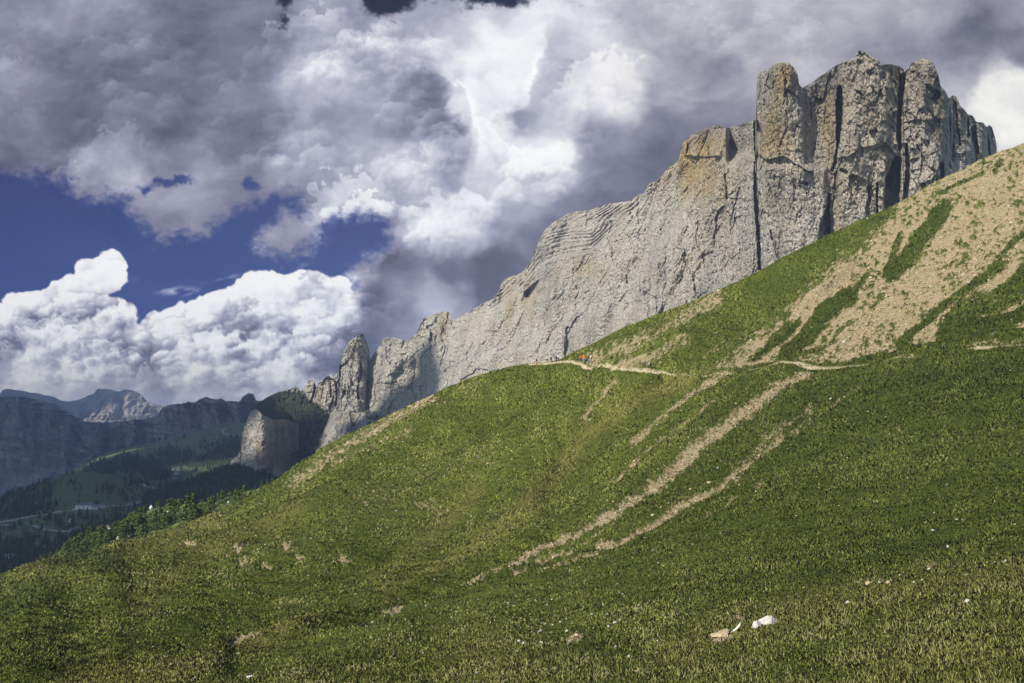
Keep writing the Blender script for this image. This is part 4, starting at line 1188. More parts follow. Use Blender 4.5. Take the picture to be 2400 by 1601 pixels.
def hut(loc, L, D, H, rz, label):
    e = empty('house', loc, label, 'house', 'houses by the valley road'); e.rotation_euler.z = rz
    bm = bmesh.new(); box_bm(bm, L, D, H + 4, (0, 0, H / 2 - 2)); obj_bm('wall', bm, M_WALLW, e)
    bm = bmesh.new()
    a = D / 2 + 0.8; l = L / 2 + 0.8
    vs = [bm.verts.new(p) for p in ((-l, -a, H - 0.3), (l, -a, H - 0.3), (l, a, H - 0.3), (-l, a, H - 0.3), (-l, 0, H + D * 0.33), (l, 0, H + D * 0.33))]
    for f in ((0, 1, 5, 4), (2, 3, 4, 5), (0, 4, 3), (1, 2, 5), (3, 2, 1, 0)): bm.faces.new([vs[i] for i in f])
    rf = obj_bm('roof', bm, M_ROOF, e)
    bm = bmesh.new(); box_bm(bm, 1, 1, 2.2, (L * 0.25, D * 0.15, H + D * 0.3)); obj_bm('chimney', bm, M_WALLW, rf)
    for k in range(3):
        bm = bmesh.new(); box_bm(bm, 1.6, 0.15, 1.6, ((k - 1) * L * 0.3, -D / 2 - 0.06, H * 0.55)); obj_bm('window', bm, M_GLASSD, e)
    return e


for x, y, L, D, H, lab in [(196, 1196, 34, 13, 9, 'largest pale hotel building beside the pass road below the knoll'), (208, 1193, 20, 11, 8, 'pale house touching the right end of the hotel by the pass road'), (220, 1194, 14, 10, 6, 'small pale house right of the hotel group by the pass road'),
                           (236, 1191, 16, 9, 5, 'low pale building further right along the pass road'), (18, 1314, 16, 10, 6, 'pale farmhouse in a dark clearing at the lower left edge'), (32, 1315, 10, 8, 5, 'small pale shed right of the farmhouse in the dark clearing'),
                           (334, 1140, 16, 9, 6, 'pale house at the left end of the upper road bend'), (366, 1159, 10, 8, 5, 'small pale hut inside the road bend'), (171, 1249, 12, 8, 5, 'pale hut at the end of the lower road between woods'), (166, 1224, 8, 6, 5, 'tiny pale cabin between dark trees below the pass road')]:
    hut(G3.at(x, y) + Vector((0, 0, 0.5)), L * 0.8, D * 0.8, H * 0.8, 0.3, lab)
for x, y, L in [(414, 1112, 12), (404, 1104, 9), (418, 1104, 9)]:
    hut(G1.at(x, y) + Vector((0, 0, 0.5)), L, L * 0.7, 5, 0.3, {414: 'pale farmhouse in the lightest pasture of the far hill', 404: 'small white hut left above the far hill farmhouse', 418: 'small white hut right above the far hill farmhouse'}[x])

CARCOL = [simple('car_paint_white', (0.8, 0.8, 0.8), 0.3, 0.02), simple('car_paint_silver', (0.55, 0.56, 0.58), 0.3, 0.02), simple('car_paint_dark', (0.08, 0.09, 0.11), 0.3, 0.02)]
M_TYRE = simple('tyre', (0.03, 0.03, 0.03), 0.8, 0.1)


def make_car(mat):
    e = empty('parked_car', (0, 0, 0), 'x', 'car')
    bm = bmesh.new()
    prof = [(-2.1, 0.35), (-2.15, 0.85), (-1.6, 0.95), (-1.0, 1.45), (0.5, 1.47), (1.15, 0.98), (2.0, 0.85), (2.15, 0.55), (2.1, 0.35)]
    a = [bm.verts.new((x, -0.85, z)) for x, z in prof]; b = [bm.verts.new((x, 0.85, z)) for x, z in prof]
    bm.faces.new(a); bm.faces.new(b[::-1])
    for i in range(len(prof)):
        j = (i + 1) % len(prof); bm.faces.new((a[i], b[i], b[j], a[j]))
    bmesh.ops.recalc_face_normals(bm, faces=bm.faces)
    obj_bm('body', bm, mat, e)
    for s in (-1, 1):
        bm = bmesh.new(); box_bm(bm, 1.7, 0.02, 0.36, (-0.2, s * 0.865, 1.16)); obj_bm('side_window', bm, M_GLASSD, e)
        for x in (-1.35, 1.35):
            bm = bmesh.new(); bmesh.ops.create_cone(bm, cap_ends=True, segments=12, radius1=0.33, radius2=0.33, depth=0.22, matrix=Matrix.Translation((x, s * 0.8, 0.33)) @ Matrix.Rotation(math.pi / 2, 4, 'X'))
            obj_bm('wheel', bm, M_TYRE, e)
    return e


protos = [make_car(m) for m in CARCOL]
spots = []
for i in range(0, len(RD) - 1, 1):
    for t in (0.0, 0.5):
        if random.random() < 0.42:
            p = RD[i].lerp(RD[i + 1], t); d = RD[i + 1] - RD[i]
            spots.append((p, math.atan2(d.y, d.x)))
for i, (p, a) in enumerate(spots):
    k = (0, 0, 1, 0, 2)[i % 5]; e = protos[k]
    if e.get('used'):
        c = e.copy(); COL.objects.link(c)
        for ch in e.children:
            d = ch.copy(); COL.objects.link(d); d.parent = c
    else:
        c = e; e['used'] = 1
    c.location = p + Vector((-math.sin(a) * 2, math.cos(a) * 2, 1.45)); c.rotation_euler = (0, 0, a)
    c['label'] = ('white', 'silver', 'dark')[k] + ' car in the line of cars along the valley pass road'
    c['category'] = 'car'; c['group'] = 'cars along the valley road'

# ------------------------------------------------------------------ turf and scree that cover the hillside
M_BLADE = NT('turf', 0.8)
_v = M_BLADE.attr('tint')
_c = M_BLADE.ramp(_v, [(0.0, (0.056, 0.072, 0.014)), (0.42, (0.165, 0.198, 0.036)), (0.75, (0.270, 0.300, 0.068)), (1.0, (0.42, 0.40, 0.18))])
_c = M_BLADE.mix(M_BLADE.math('MULTIPLY', M_BLADE.attr('yellow'), 0.6, True), _c, (0.30, 0.265, 0.085))
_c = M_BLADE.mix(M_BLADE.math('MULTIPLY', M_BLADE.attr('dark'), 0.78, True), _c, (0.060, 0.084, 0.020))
M_BLADE.base(_c)
M_BLADE.l.new(M_BLADE.attr('lie', 'Vector'), M_BLADE.b.inputs['Normal'])


def surf_samples(n, x0, x1, y1, rs, top_pad=0.0):
    px = rs.uniform(x0, x1, n); tp = np.interp(px, xs_fg, top_fg)
    py = rs.uniform(tp + top_pad, y1)
    py = tp + top_pad + (y1 - tp - top_pad) * rs.random(n)
    v = (YB - py) / (YB - tp)
    fi = np.interp(v, vv, np.arange(NY_FG)); fj = np.interp(px, xs_fg, np.arange(NX_FG))
    i = np.clip(fi.astype(int), 0, NY_FG - 2); j = np.clip(fj.astype(int), 0, NX_FG - 2)
    a = (fi - i)[:, None]; b = (fj - j)[:, None]
    P = (P_FG[i, j] * (1 - a) * (1 - b) + P_FG[i + 1, j] * a * (1 - b) + P_FG[i, j + 1] * (1 - a) * b + P_FG[i + 1, j + 1] * a * b)
    return px, py, P, i, j


N_FG = grid_normals(P_FG)


def turf(n):
    rs = np.random.default_rng(3)
    px, py, P, i, j = surf_samples(n, -140, 2540, 1760, rs)
    bare = np.maximum(SOIL[i, j], TRAILM[i, j])
    keep = rs.random(n) > bare * np.where((py < 850) & (px > 1650), 0.95, 0.84)
    P = P[keep]; i = i[keep]; j = j[keep]; n = len(P)
    r = np.hypot(P[:, 0], P[:, 1]); pix = r / 887.0
    clump = fbm(P[:, 0] / (0.5 + r * 0.012), P[:, 1] / (0.5 + r * 0.012), 3, 15)
    h = np.clip(np.interp(r, [8, 40, 150], [1.5, 1.3, 1.2]) * pix, 0.02, 9) * rs.uniform(0.5, 1.35, n) + 0.02 * rs.random(n)
    h *= 0.55 + 1.0 * clump
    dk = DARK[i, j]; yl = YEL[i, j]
    h *= 1 + 0.35 * dk
    w = np.maximum(0.010, 1.45 * pix) * rs.uniform(0.6, 1.3, n)
    a = rs.uniform(0, 6.283, n); lean = rs.normal(0, 0.45, (n, 2)) * h[:, None]
    dx = np.cos(a) * w * 0.5; dy = np.sin(a) * w * 0.5
    base = P.copy(); base[:, 2] -= 0.25 * h
    v = np.zeros((n, 3, 3))
    v[:, 0] = base + np.stack([dx, dy, 0 * dx], 1); v[:, 1] = base - np.stack([dx, dy, 0 * dx], 1)
    v[:, 2] = base + np.stack([lean[:, 0], lean[:, 1], h * 1.25], 1)
    tall = (rs.random(n) < 0.06) & (r < 20)
    v[tall, 2] += np.stack([lean[tall, 0], lean[tall, 1], h[tall] * 1.6], 1); 
    v[tall, 0] = base[tall] + (v[tall, 0] - base[tall]) * 0.6; v[tall, 1] = base[tall] + (v[tall, 1] - base[tall]) * 0.6
    # broad leaves: a share of the tufts lie flatter
    flat = (rs.random(n) < 0.3) & ~tall
    v[flat, 2, 2] = base[flat, 2] + h[flat] * 0.7
    nn = N_FG[i, j] + rs.normal(0, 0.30, (n, 3)); nn /= np.linalg.norm(nn, axis=1, keepdims=True)
    f = np.arange(n * 3, dtype=np.int32).reshape(-1, 3)
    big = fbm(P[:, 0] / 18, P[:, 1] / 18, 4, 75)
    lit = 0.20 * gs(px[keep], py[keep], 420, 1400, 560, 170) + 0.20 * sst(36, 12, r)  # left meadow and near turf painted brighter, as if better lit
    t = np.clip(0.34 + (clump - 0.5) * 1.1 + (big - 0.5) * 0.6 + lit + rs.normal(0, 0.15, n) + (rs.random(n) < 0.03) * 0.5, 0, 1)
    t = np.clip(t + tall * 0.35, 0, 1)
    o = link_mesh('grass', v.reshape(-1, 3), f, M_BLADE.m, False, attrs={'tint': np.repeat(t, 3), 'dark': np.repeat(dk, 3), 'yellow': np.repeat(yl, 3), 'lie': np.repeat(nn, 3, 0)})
    tag(o, 'short green alpine turf covering the hillside', kind='stuff')


turf(900000)
M_STONE = NT('scree_stone', 0.95)
_n = M_STONE.noise(3.0, 4, 0.6)
_c = M_STONE.ramp(M_STONE.attr('tint'), [(0.0, (0.20, 0.155, 0.085)), (0.5, (0.42, 0.34, 0.20)), (0.85, (0.58, 0.50, 0.35)), (1.0, (0.66, 0.63, 0.56))])
M_STONE.base(M_STONE.mix(M_STONE.ramp(_n, [(0.35, 0.0), (0.7, 0.35)]), _c, (0.30, 0.26, 0.20)))

OCT = np.array([(1, 0, 0), (-1, 0, 0), (0, 1, 0), (0, -1, 0), (0, 0, 1), (0, 0, -1)], float)
OCTF = np.array([(0, 2, 4), (2, 1, 4), (1, 3, 4), (3, 0, 4), (2, 0, 5), (1, 2, 5), (3, 1, 5), (0, 3, 5)])


def scree(n):
    rs = np.random.default_rng(5)
    px, py, P, i, j = surf_samples(n, -100, 2520, 1640, rs)
    s = SOIL[i, j]
    near_soil = 0.5 * (gs(px, py, 1240, 1465, 110, 45) + gs(px, py, 1900, 1080, 200, 120) * 0.25 + gs(px, py, 1500, 1250, 200, 100) * 0.2 + gs(px, py, 1100, 1100, 160, 80) * 0.35 + gs(px, py, 620, 1290, 160, 50) * 0.2)
    keep = rs.random(n) < s * 0.8 + near_soil * 0.10 + 0.004 + TRAILM[i, j] * 0.15
    P = P[keep]; s = s[keep]; n = len(P)
    r = np.hypot(P[:, 0], P[:, 1]); pix = r / 887.0
    sz = pix * np.clip(rs.lognormal(-0.35, 0.38, n), 0.3, 2.6) * 0.95
    v = OCT[None] * rs.uniform(0.6, 1.3, (n, 6, 1)) * sz[:, None, None] * np.array([1, 1, 0.7])
    a = rs.uniform(0, 6.28, n); c, q = np.cos(a)[:, None], np.sin(a)[:, None]
    v = np.stack([v[..., 0] * c - v[..., 1] * q, v[..., 0] * q + v[..., 1] * c, v[..., 2]], -1) + P[:, None]
    f = (OCTF[None] + (np.arange(n) * 6)[:, None, None]).reshape(-1, 3)
    t = np.clip(0.45 + rs.normal(0, 0.22, n) + (s < 0.2) * 0.35, 0, 1)
    o = link_mesh('scree', v.reshape(-1, 3), f, M_STONE.m, False, attrs={'tint': np.repeat(t, 6)})
    tag(o, 'tan stony scree lying in streaks down the hillside', kind='stuff')


scree(330000)

# ------------------------------------------------------------------ single stones
M_PALE = NT('pale_limestone', 0.9)
_n = M_PALE.noise(6.0, 6, 0.7)
M_PALE.base(M_PALE.ramp(_n, [(0.35, (0.30, 0.29, 0.26)), (0.5, (0.54, 0.52, 0.48)), (0.66, (0.70, 0.68, 0.64))]))
M_PALE.bump(_n, 0.8, 0.025)
M_TAN = NT('tan_rock', 0.95)
_n = M_TAN.noise(5.0, 6, 0.7)
M_TAN.base(M_TAN.ramp(_n, [(0.3, (0.28, 0.21, 0.12)), (0.5, (0.50, 0.40, 0.24)), (0.7, (0.64, 0.54, 0.37))]))
M_TAN.bump(_n, 0.8, 0.025)


def rock_mesh(seed, fl=0.7, sub=3, rough=0.35):
    bm = bmesh.new(); bmesh.ops.create_icosphere(bm, subdivisions=sub, radius=1.0)
    rr = random.Random(seed)
    cuts = [(Vector((rr.uniform(-1, 1), rr.uniform(-1, 1), rr.uniform(-1, 1))).normalized(), rr.uniform(0.45, 0.85)) for _ in range(14)]
    for v in bm.verts:
        p = v.co.copy()
        for nrm, d in cuts:
            k = p.dot(nrm)
            if k > d: p -= nrm * (k - d) * 0.9
        q = 1 + rough * 1.1 * (float(fbm(np.array([p.x * 2.2 + seed]), np.array([p.y * 2.2 + p.z * 3.1]), 3, seed)[0]) - 0.5)
        v.co = Vector((p.x * q, p.y * q * 0.85, p.z * q * fl))
    me = bpy.data.meshes.new('stone'); bm.to_mesh(me); bm.free()
    return me


RM = {}


def stone(px, py, wpx, label, group=None, kind='pale', cat='stone', name='stone', G=None, fl=0.7, rz=None, sink=0.2, long=1.0):
    p = fg_point(px, py) if G is None else G.at(px, py)
    r = math.hypot(p.x, p.y)
    s = wpx / FOC * r / 2
    key = (kind, random.randrange(5), fl)
    if key not in RM:
        me = rock_mesh(key[1] * 7 + 3, fl); me.materials.append(M_PALE.m if kind == 'pale' else M_TAN.m); RM[key] = me
    o = bpy.data.objects.new(name, RM[key]); COL.objects.link(o)
    o.location = p + Vector((0, 0, s * fl * (0.8 - sink * 2)))
    o.scale = (s * long, s, s)
    o.rotation_euler = (random.uniform(-.3, .3), random.uniform(-.3, .3), random.uniform(0, 6.28) if rz is None else rz)
    return tag(o, label, cat, group)


stone(1772, 1472, 34, 'tilted grey boulder leaning against the rounder pale one in the lower right grass', cat='boulder', name='boulder', rz=0.2, long=0.9)
stone(1802, 1463, 52, 'largest pale rounded boulder in the lower right grass', cat='boulder', name='boulder', fl=0.62, rz=0.1)
stone(1690, 1492, 56, 'flat brown weathered rock slab left of the white stick', kind='tan', cat='rock', name='rock_slab', fl=0.4, rz=0.4)
LAB_M = 'small pale stone in the loose scatter of stones at the lower middle of the grass'
for x, y, w in [(1296, 1407, 6), (1257, 1409, 6), (1191, 1414, 8), (1454, 1390, 5), (1460, 1393, 5), (1415, 1419, 6), (1282, 1418, 5), (1272, 1436, 5), (1302, 1444, 5), (1390, 1440, 8), (1424, 1440, 6), (1452, 1432, 6), (1454, 1453, 7), (1428, 1469, 9), (1375, 1460, 6), (1267, 1480, 8),
                (1295, 1484, 6), (1200, 1460, 6), (1224, 1451, 6), (1218, 1504, 10), (1228, 1510, 13), (1272, 1508, 9), (1270, 1519, 5), (1158, 1525, 5), (1213, 1527, 5), (1245, 1448, 6), (1258, 1455, 5), (1270, 1462, 5), (1315, 1458, 6), (1240, 1470, 5), (1330, 1450, 5), (1180, 1470, 5), (1290, 1470, 4), (1345, 1462, 5)]:
    stone(x, y, w, LAB_M, 'stones scattered at the lower middle')
stone(1330, 1480, 11, 'pale angular stone above the tan stone heap at the lower middle')
stone(1354, 1493, 14, 'tan stone topping the small heap in the scattered stones', kind='tan')
stone(1442, 1460, 14, 'pale flat slab stone at the right end of the scattered stones', fl=0.45)
stone(1494, 1428, 9, 'pale elongated stone standing up just right of the scattered stones', long=0.5)
LAB_R = 'small pale stone lying alone in the right-hand grass slope'
for x, y, w in [(2045, 1230, 6), (2189, 1245, 9), (2329, 1262, 4), (2222, 1283, 8), (2298, 1306, 5), (2333, 1318, 6), (2178, 1334, 9), (2163, 1360, 6), (2110, 1349, 5), (2064, 1367, 7), (2240, 1395, 6), (2192, 1204, 5), (1895, 1346, 5), (1954, 1232, 6), (1543, 1502, 6), (1539, 1531, 6), (1476, 1539, 10), (1425, 1569, 4), (1460, 1591, 5), (1445, 1517, 9)]:
    stone(x, y, w, LAB_R, 'single stones on the right-hand grass')
stone(2172, 1227, 9, 'tan pointed stone in the upper part of the right-hand grass', kind='tan')
stone(2244, 1219, 12, 'left one of two flat white stones side by side near the right edge', fl=0.45)
stone(2260, 1221, 13, 'right one of two flat white stones side by side near the right edge', fl=0.4)
stone(2356, 1317, 14, 'long flat pale stone close to the right edge', fl=0.35)
stone(2207, 1340, 8, 'bright white upright stone above the tan stones in the hollow')
stone(2144, 1366, 9, 'round white stone at the right end of the stony hollow')
stone(2084, 1367, 13, 'tan block stone in the middle of the stony hollow', kind='tan')
stone(2034, 1370, 14, 'tan block stone at the left end of the stony hollow', kind='tan')
stone(2271, 1411, 17, 'largest flat white stone in the right-hand grass', fl=0.45)
stone(1990, 1414, 11, 'white angular stone in the grass right of the big pale boulder')
stone(1495, 1576, 12, 'tan knobbly stone at the bottom edge near the middle', kind='tan')
stone(586, 1589, 15, 'square white stone at the bottom edge of the left meadow', fl=0.6)
stone(456, 1592, 9, 'small pale stone at the bottom edge left of the square white one')
stone(1118, 1577, 10, 'white stone near the bottom edge in the middle of the picture')
for x, y, w in [(992, 1532, 8), (928, 1545, 8), (906, 1491, 6), (875, 1460, 9), (1151, 1461, 7), (1123, 1525, 4), (518, 1530, 7), (820, 1592, 5), (1060, 1449, 5), (1000, 1419, 5), (1160, 1545, 5), (560, 1533, 8), (640, 1470, 4), (730, 1262, 4), (1106, 1210, 5), (930, 1197, 5), (600, 1256, 4), (655, 1262, 4), (688, 1292, 5), (760, 1315, 4), (106, 1455, 4), (155, 1432, 4)]:
    stone(x, y, w, 'small pale stone lying alone in the left and middle meadow', 'single stones in the meadow')
for x, y, w in [(1662, 1132, 11), (1598, 1167, 9), (1568, 1180, 8), (1530, 1210, 10), (1620, 1148, 8), (1298, 1309, 9), (1310, 1300, 7), (1550, 1190, 7)]:
    stone(x, y, w, 'tan block resting in the lower long scree streak', 'blocks in the lower scree streak', 'tan')
for x, y, w, lab in [(354, 1190, 20, 'white boulder highest in the pine belt'), (378, 1206, 17, 'wide white boulder behind dark pines, left of a pair'), (393, 1200, 15, 'white boulder right of the wide one behind dark pines'), (427, 1195, 9, 'small white boulder left of the broad tall pine'),
                     (304, 1256, 13, 'white slanting rock low among the pines'), (530, 1173, 9, 'white block on the upper right rocky shoulder'), (536, 1179, 9, 'white block just below the upper right one on the shoulder'), (507, 1199, 9, 'pale rock at the lower edge of the rocky shoulder'),
                     (355, 1235, 9, 'small white rock gleaming between dark pine trunks'), (254, 1249, 20, 'white arched boulder above the left pines'), (292, 1255, 9, 'small white rock right of the arched boulder'), (276, 1264, 10, 'pale rock at the foot of the left pines'), (550, 1163, 7, 'small white block highest on the rocky shoulder')]:
    stone(x, y + 1, w * (0.62 if y < 1204 and x < 460 else 1.0), lab, cat='boulder', name='boulder', G=GS, fl=1.0, sink=0.10, long=0.8)

# white weathered stick
pa = fg_point(1718, 1480); _r = math.hypot(pa.x, pa.y); pb = P3(1736, 1459, _r * 1.01); pm_ = P3(1732, 1468, _r)


def tube_obj(name, pts, rad, mat, label=None, cat=None, seg=8, parent=None):
    bm = bmesh.new(); rings = []
    for k, p in enumerate(pts):
        d = (pts[min(k + 1, len(pts) - 1)] - pts[max(k - 1, 0)]).normalized()
        u = d.cross(Vector((0.31, 0.9, 0.2))).normalized(); w_ = d.cross(u)
        rr = rad[k] if hasattr(rad, '__len__') else rad
        rings.append([bm.verts.new(p + (u * math.cos(t) + w_ * math.sin(t)) * rr) for t in [i * 2 * math.pi / seg for i in range(seg)]])
    for a, b in zip(rings[:-1], rings[1:]):
        for q in range(seg): bm.faces.new((a[q], a[(q + 1) % seg], b[(q + 1) % seg], b[q]))
    bm.faces.new(rings[0][::-1]); bm.faces.new(rings[-1])
    o = obj_bm(name, bm, mat, parent, True)
    if label: tag(o, label, cat)
    return o


M_DRY = simple('bleached_wood', (0.72, 0.68, 0.62), 0.8, 0.15, 20)
M_WOOD = simple('weathered_wood', (0.13, 0.10, 0.075), 0.9, 0.25, 12)
tube_obj('stick', [pa + Vector((-0.02, 0, -0.02)), pa.lerp(pm_, 0.5) - Vector((0, 0, 0.01)), pm_, pb], [0.016, 0.022, 0.026, 0.022], M_DRY, 'white bleached curved stick left of the pale boulders', 'stick')
pp = fg_point(2238, 860)
tube_obj('post', [pp - Vector((0, 0, 0.3)), pp + Vector((0.02, 0, 0.5)), pp + Vector((-0.16, 0, 1.15))], [0.045, 0.04, 0.03], M_WOOD, 'thin dark leaning wooden post beside the path at the right', 'post')

# ------------------------------------------------------------------ hikers
SKIN = simple('skin', (0.50, 0.30, 0.21), 0.6, 0.08, 20)
CL = {}


def cloth(c):
    if c not in CL: CL[c] = simple('cloth', c, 0.85, 0.12, 14)
    return CL[c]


def skin_obj(name, chains, mat, parent, sub=1):
    """one continuous surface grown on connected joints; chains = list of [(x,y,z,r), ...] sharing joints"""
    vs, es, rs_ = [], [], []
    idx = {}
    for ch in chains:
        prev = None
        for x, y, z, r in ch:
            key = (round(x, 4), round(y, 4), round(z, 4))
            if key not in idx:
                idx[key] = len(vs); vs.append((x, y, z)); rs_.append(r)
            if prev is not None and prev != idx[key]: es.append((prev, idx[key]))
            prev = idx[key]
    me = bpy.data.meshes.new(name); me.from_pydata(vs, es, [])
    o = bpy.data.objects.new(name, me); COL.objects.link(o); o.parent = parent
    me.materials.append(mat)
    md = o.modifiers.new('skin', 'SKIN'); md.use_smooth_shade = True
    if not me.skin_vertices:
        return o
    sv = me.skin_vertices[0].data
    for k, r in enumerate(rs_):
        sv[k].radius = (r, r)
    sv[0].use_root = True
    if sub:
        ss = o.modifiers.new('sub', 'SUBSURF'); ss.levels = sub; ss.render_levels = sub
    return o


def hiker(px, py, head_y, face, label, top, legs, hat=None, pack=None, short=False, stride=0.2, armf=0.25, feet=None, hair=(0.05, 0.035, 0.025), dist=None):
    p = fg_point(px, py) if dist is None else P3(px, py, dist)
    r = math.hypot(p.x, p.y)
    H = (P3(px, head_y, r).z - p.z) / 1.76
    H = max(0.85, min(1.25, H))
    e = empty('person', p, label, 'person', 'hikers on the path')
    e.rotation_euler = (0, 0, face); e.scale = (H, H, H)
    s = stride
    hipL, hipR = (0.09, 0, 0.93), (-0.09, 0, 0.93)
    kL, kR = (0.09, 0.12 + s * 0.5, 0.50), (-0.09, -0.02 - s * 0.3, 0.50)
    aL, aR = (0.09, s, 0.09), (-0.09, -s - 0.06, 0.10)
    tL, tR = (0.10, s + 0.16, 0.035), (-0.10, -s + 0.10, 0.035)
    hands = []
    arms = []
    for sd, f in ((1, armf), (-1, -armf * 0.6)):
        sh = (sd * 0.19, 0, 1.43); el = (sd * 0.25, f * 0.3 - 0.03, 1.16); wr = (sd * 0.24, f + 0.10, 0.97)
        arms.append((sh, el, wr))
        pm = (wr[0], wr[1] + 0.04, wr[2] - 0.07)
        fg = [[(*wr, .027), (*pm, .034)]]
        for k, ln in enumerate((0.07, 0.082, 0.078, 0.06)):
            ox = (k - 1.5) * 0.019
            b1 = (pm[0] + ox, pm[1] + 0.02, pm[2] - 0.035); b2 = (pm[0] + ox, pm[1] + 0.028, pm[2] - 0.035 - ln * 0.5); b3 = (pm[0] + ox, pm[1] + 0.012, pm[2] - 0.035 - ln)
            fg.append([(*pm, .034), (*b1, .011), (*b2, .009), (*b3, .008)])
        fg.append([(*pm, .034), (pm[0] - sd * 0.035, pm[1] + 0.03, pm[2] - 0.01, .011), (pm[0] - sd * 0.045, pm[1] + 0.04, pm[2] - 0.045, .009)])
        hands.append(fg)
    pel = (0, 0, 0.97, .12)
    ch = [[pel, (0, 0.01, 1.15, .115), (0, 0, 1.38, .13), (0, 0.0, 1.49, .055), (0, 0.02, 1.56, .075), (0, 0.02, 1.66, .098), (0, 0.015, 1.73, .07)],
          [pel, (*hipL, .095), (*kL, .062), (*aL, .042), (*tL, .036)], [pel, (*hipR, .095), (*kR, .062), (*aR, .042), (*tR, .036)]]
    for (sh, el, wr), fg in zip(arms, hands):
        ch.append([(0, 0, 1.38, .13), (*sh, .06), (*el, .042), (*wr, .027)]); ch += fg
    body = skin_obj('body', ch, SKIN, e)
    bm = bmesh.new()
    for sx in (-0.033, 0.033): bmesh.ops.create_uvsphere(bm, u_segments=6, v_segments=4, radius=0.013, matrix=Matrix.Translation((sx, 0.112, 1.665)))
    obj_bm('eyes', bm, cloth((0.03, 0.02, 0.02)), body, True)
    bm = bmesh.new(); bmesh.ops.create_cone(bm, segments=6, radius1=0.02, radius2=0.006, depth=0.05, matrix=Matrix.Translation((0, 0.125, 1.635)) @ Matrix.Rotation(-1.1, 4, 'X')); obj_bm('nose', bm, SKIN, body, True)
    tp = (0, 0, 1.0, .135)
    sleeves = [[(0, 0, 1.39, .15), (*a[0], .078), (*a[1], .062)] + ([] if short else [(*a[2], .042)]) for a in arms]
    skin_obj('jacket', [[tp, (0, 0.01, 1.16, .13), (0, 0, 1.39, .15), (0, 0, 1.47, .075)]] + sleeves, cloth(top), e)
    tr = lambda h, k, a: [(0, 0, 0.98, .13), (*h, .115), (*k, .082)] + ([] if legs[1] else [(a[0], a[1], a[2] + 0.06, .062)])
    skin_obj('trousers', [tr(hipL, kL, aL), tr(hipR, kR, aR)], cloth(legs[0]), e)
    for a, t in ((aL, tL), (aR, tR)):
        skin_obj('boot', [[(*a, .056), (t[0], t[1], t[2] + 0.012, .05)]], cloth((0.06, 0.045, 0.035)), e)
    hd = hat or hair
    skin_obj('hat' if hat else 'hair', [[(0, -0.01, 1.69, .105), (0, -0.01, 1.745, .085)]], cloth(hd), e)
    if pack:
        bm = bmesh.new(); box_bm(bm, 0.32, 0.20, 0.48, (0, -0.23, 1.24)); bmesh.ops.bevel(bm, geom=bm.edges[:], offset=0.06, segments=2, affect='EDGES')
        b = obj_bm('backpack', bm, cloth(pack), e, True)
        bm = bmesh.new(); box_bm(bm, 0.24, 0.08, 0.20, (0, -0.36, 1.14)); bmesh.ops.bevel(bm, geom=bm.edges[:], offset=0.03, segments=1, affect='EDGES'); obj_bm('pocket', bm, cloth(pack), b, True)
    return e


BLK, NAVY, WHT, RED, ORG = (0.03, 0.03, 0.035), (0.05, 0.06, 0.10), (0.75, 0.75, 0.75), (0.62, 0.05, 0.03), (0.75, 0.14, 0.03)
A_AWAY, A_LEFT, A_TO = 0.2, 1.4, 2.6
hiker(1524, 869, 845.5, 1.2, 'hiker in mint green shirt and black shorts with dark backpack, alone on the path', (0.30, 0.72, 0.58), (BLK, True), pack=BLK, short=True, stride=0.26)
hiker(1385.5, 852, 830.5, 0.5, 'hiker with white cap, white sleeves and red backpack, rightmost of the red trio', (0.78, 0.76, 0.74), ((0.16, 0.17, 0.36), False), hat=WHT, pack=(0.60, 0.09, 0.03), stride=0.12)
hiker(1370.5, 850.5, 830, 3.0, 'hiker in orange red jacket and grey trousers, middle of the red trio', ORG, ((0.30, 0.32, 0.33), False), hair=(0.15, 0.09, 0.05), stride=0.18)
hiker(1362, 850, 832, 2.7, 'hiker in red jacket and dark trousers with white cap, leftmost of the red trio', RED, (NAVY, False), hat=WHT, stride=0.14)
hiker(1305.5, 849, 832, 0.3, 'tall hiker in dark navy jacket with big backpack in the dark group', NAVY, (NAVY, False), pack=(0.07, 0.08, 0.12), stride=0.1)
hiker(1300, 849, 835, 0.6, 'hiker in white shorts behind the tall navy hiker', (0.10, 0.11, 0.16), (WHT, True), stride=0.12)
hiker(1309.5, 847, 834, 0.0, 'hiker in white shirt half hidden right of the tall navy hiker', WHT, (NAVY, False), stride=0.05)
hiker(1293, 850, 835, 0.4, 'hiker dressed all in black on the ridge', BLK, (BLK, False), stride=0.08, pack=BLK)
hiker(1284, 851, 834.5, 0.4, 'hiker in white tee shirt and black shorts on the ridge', WHT, (BLK, True), short=True, stride=0.14)
hiker(1258, 853, 837.5, 0.6, 'hiker with olive grey backpack at the left end of the ridge group', (0.10, 0.10, 0.09), (BLK, False), pack=(0.26, 0.26, 0.21), stride=0.1)
hiker(1254, 857, 841.5, 0.6, 'hiker in white top with pink hem, lowest at the left end of the ridge group', WHT, ((0.75, 0.16, 0.22), True), short=True, stride=0.1)
hiker(1176, 868, 853, 1.2, 'small far hiker in pale yellow, alone on the ridge left of the others', (0.68, 0.55, 0.25), ((0.40, 0.34, 0.22), False), stride=0.1)

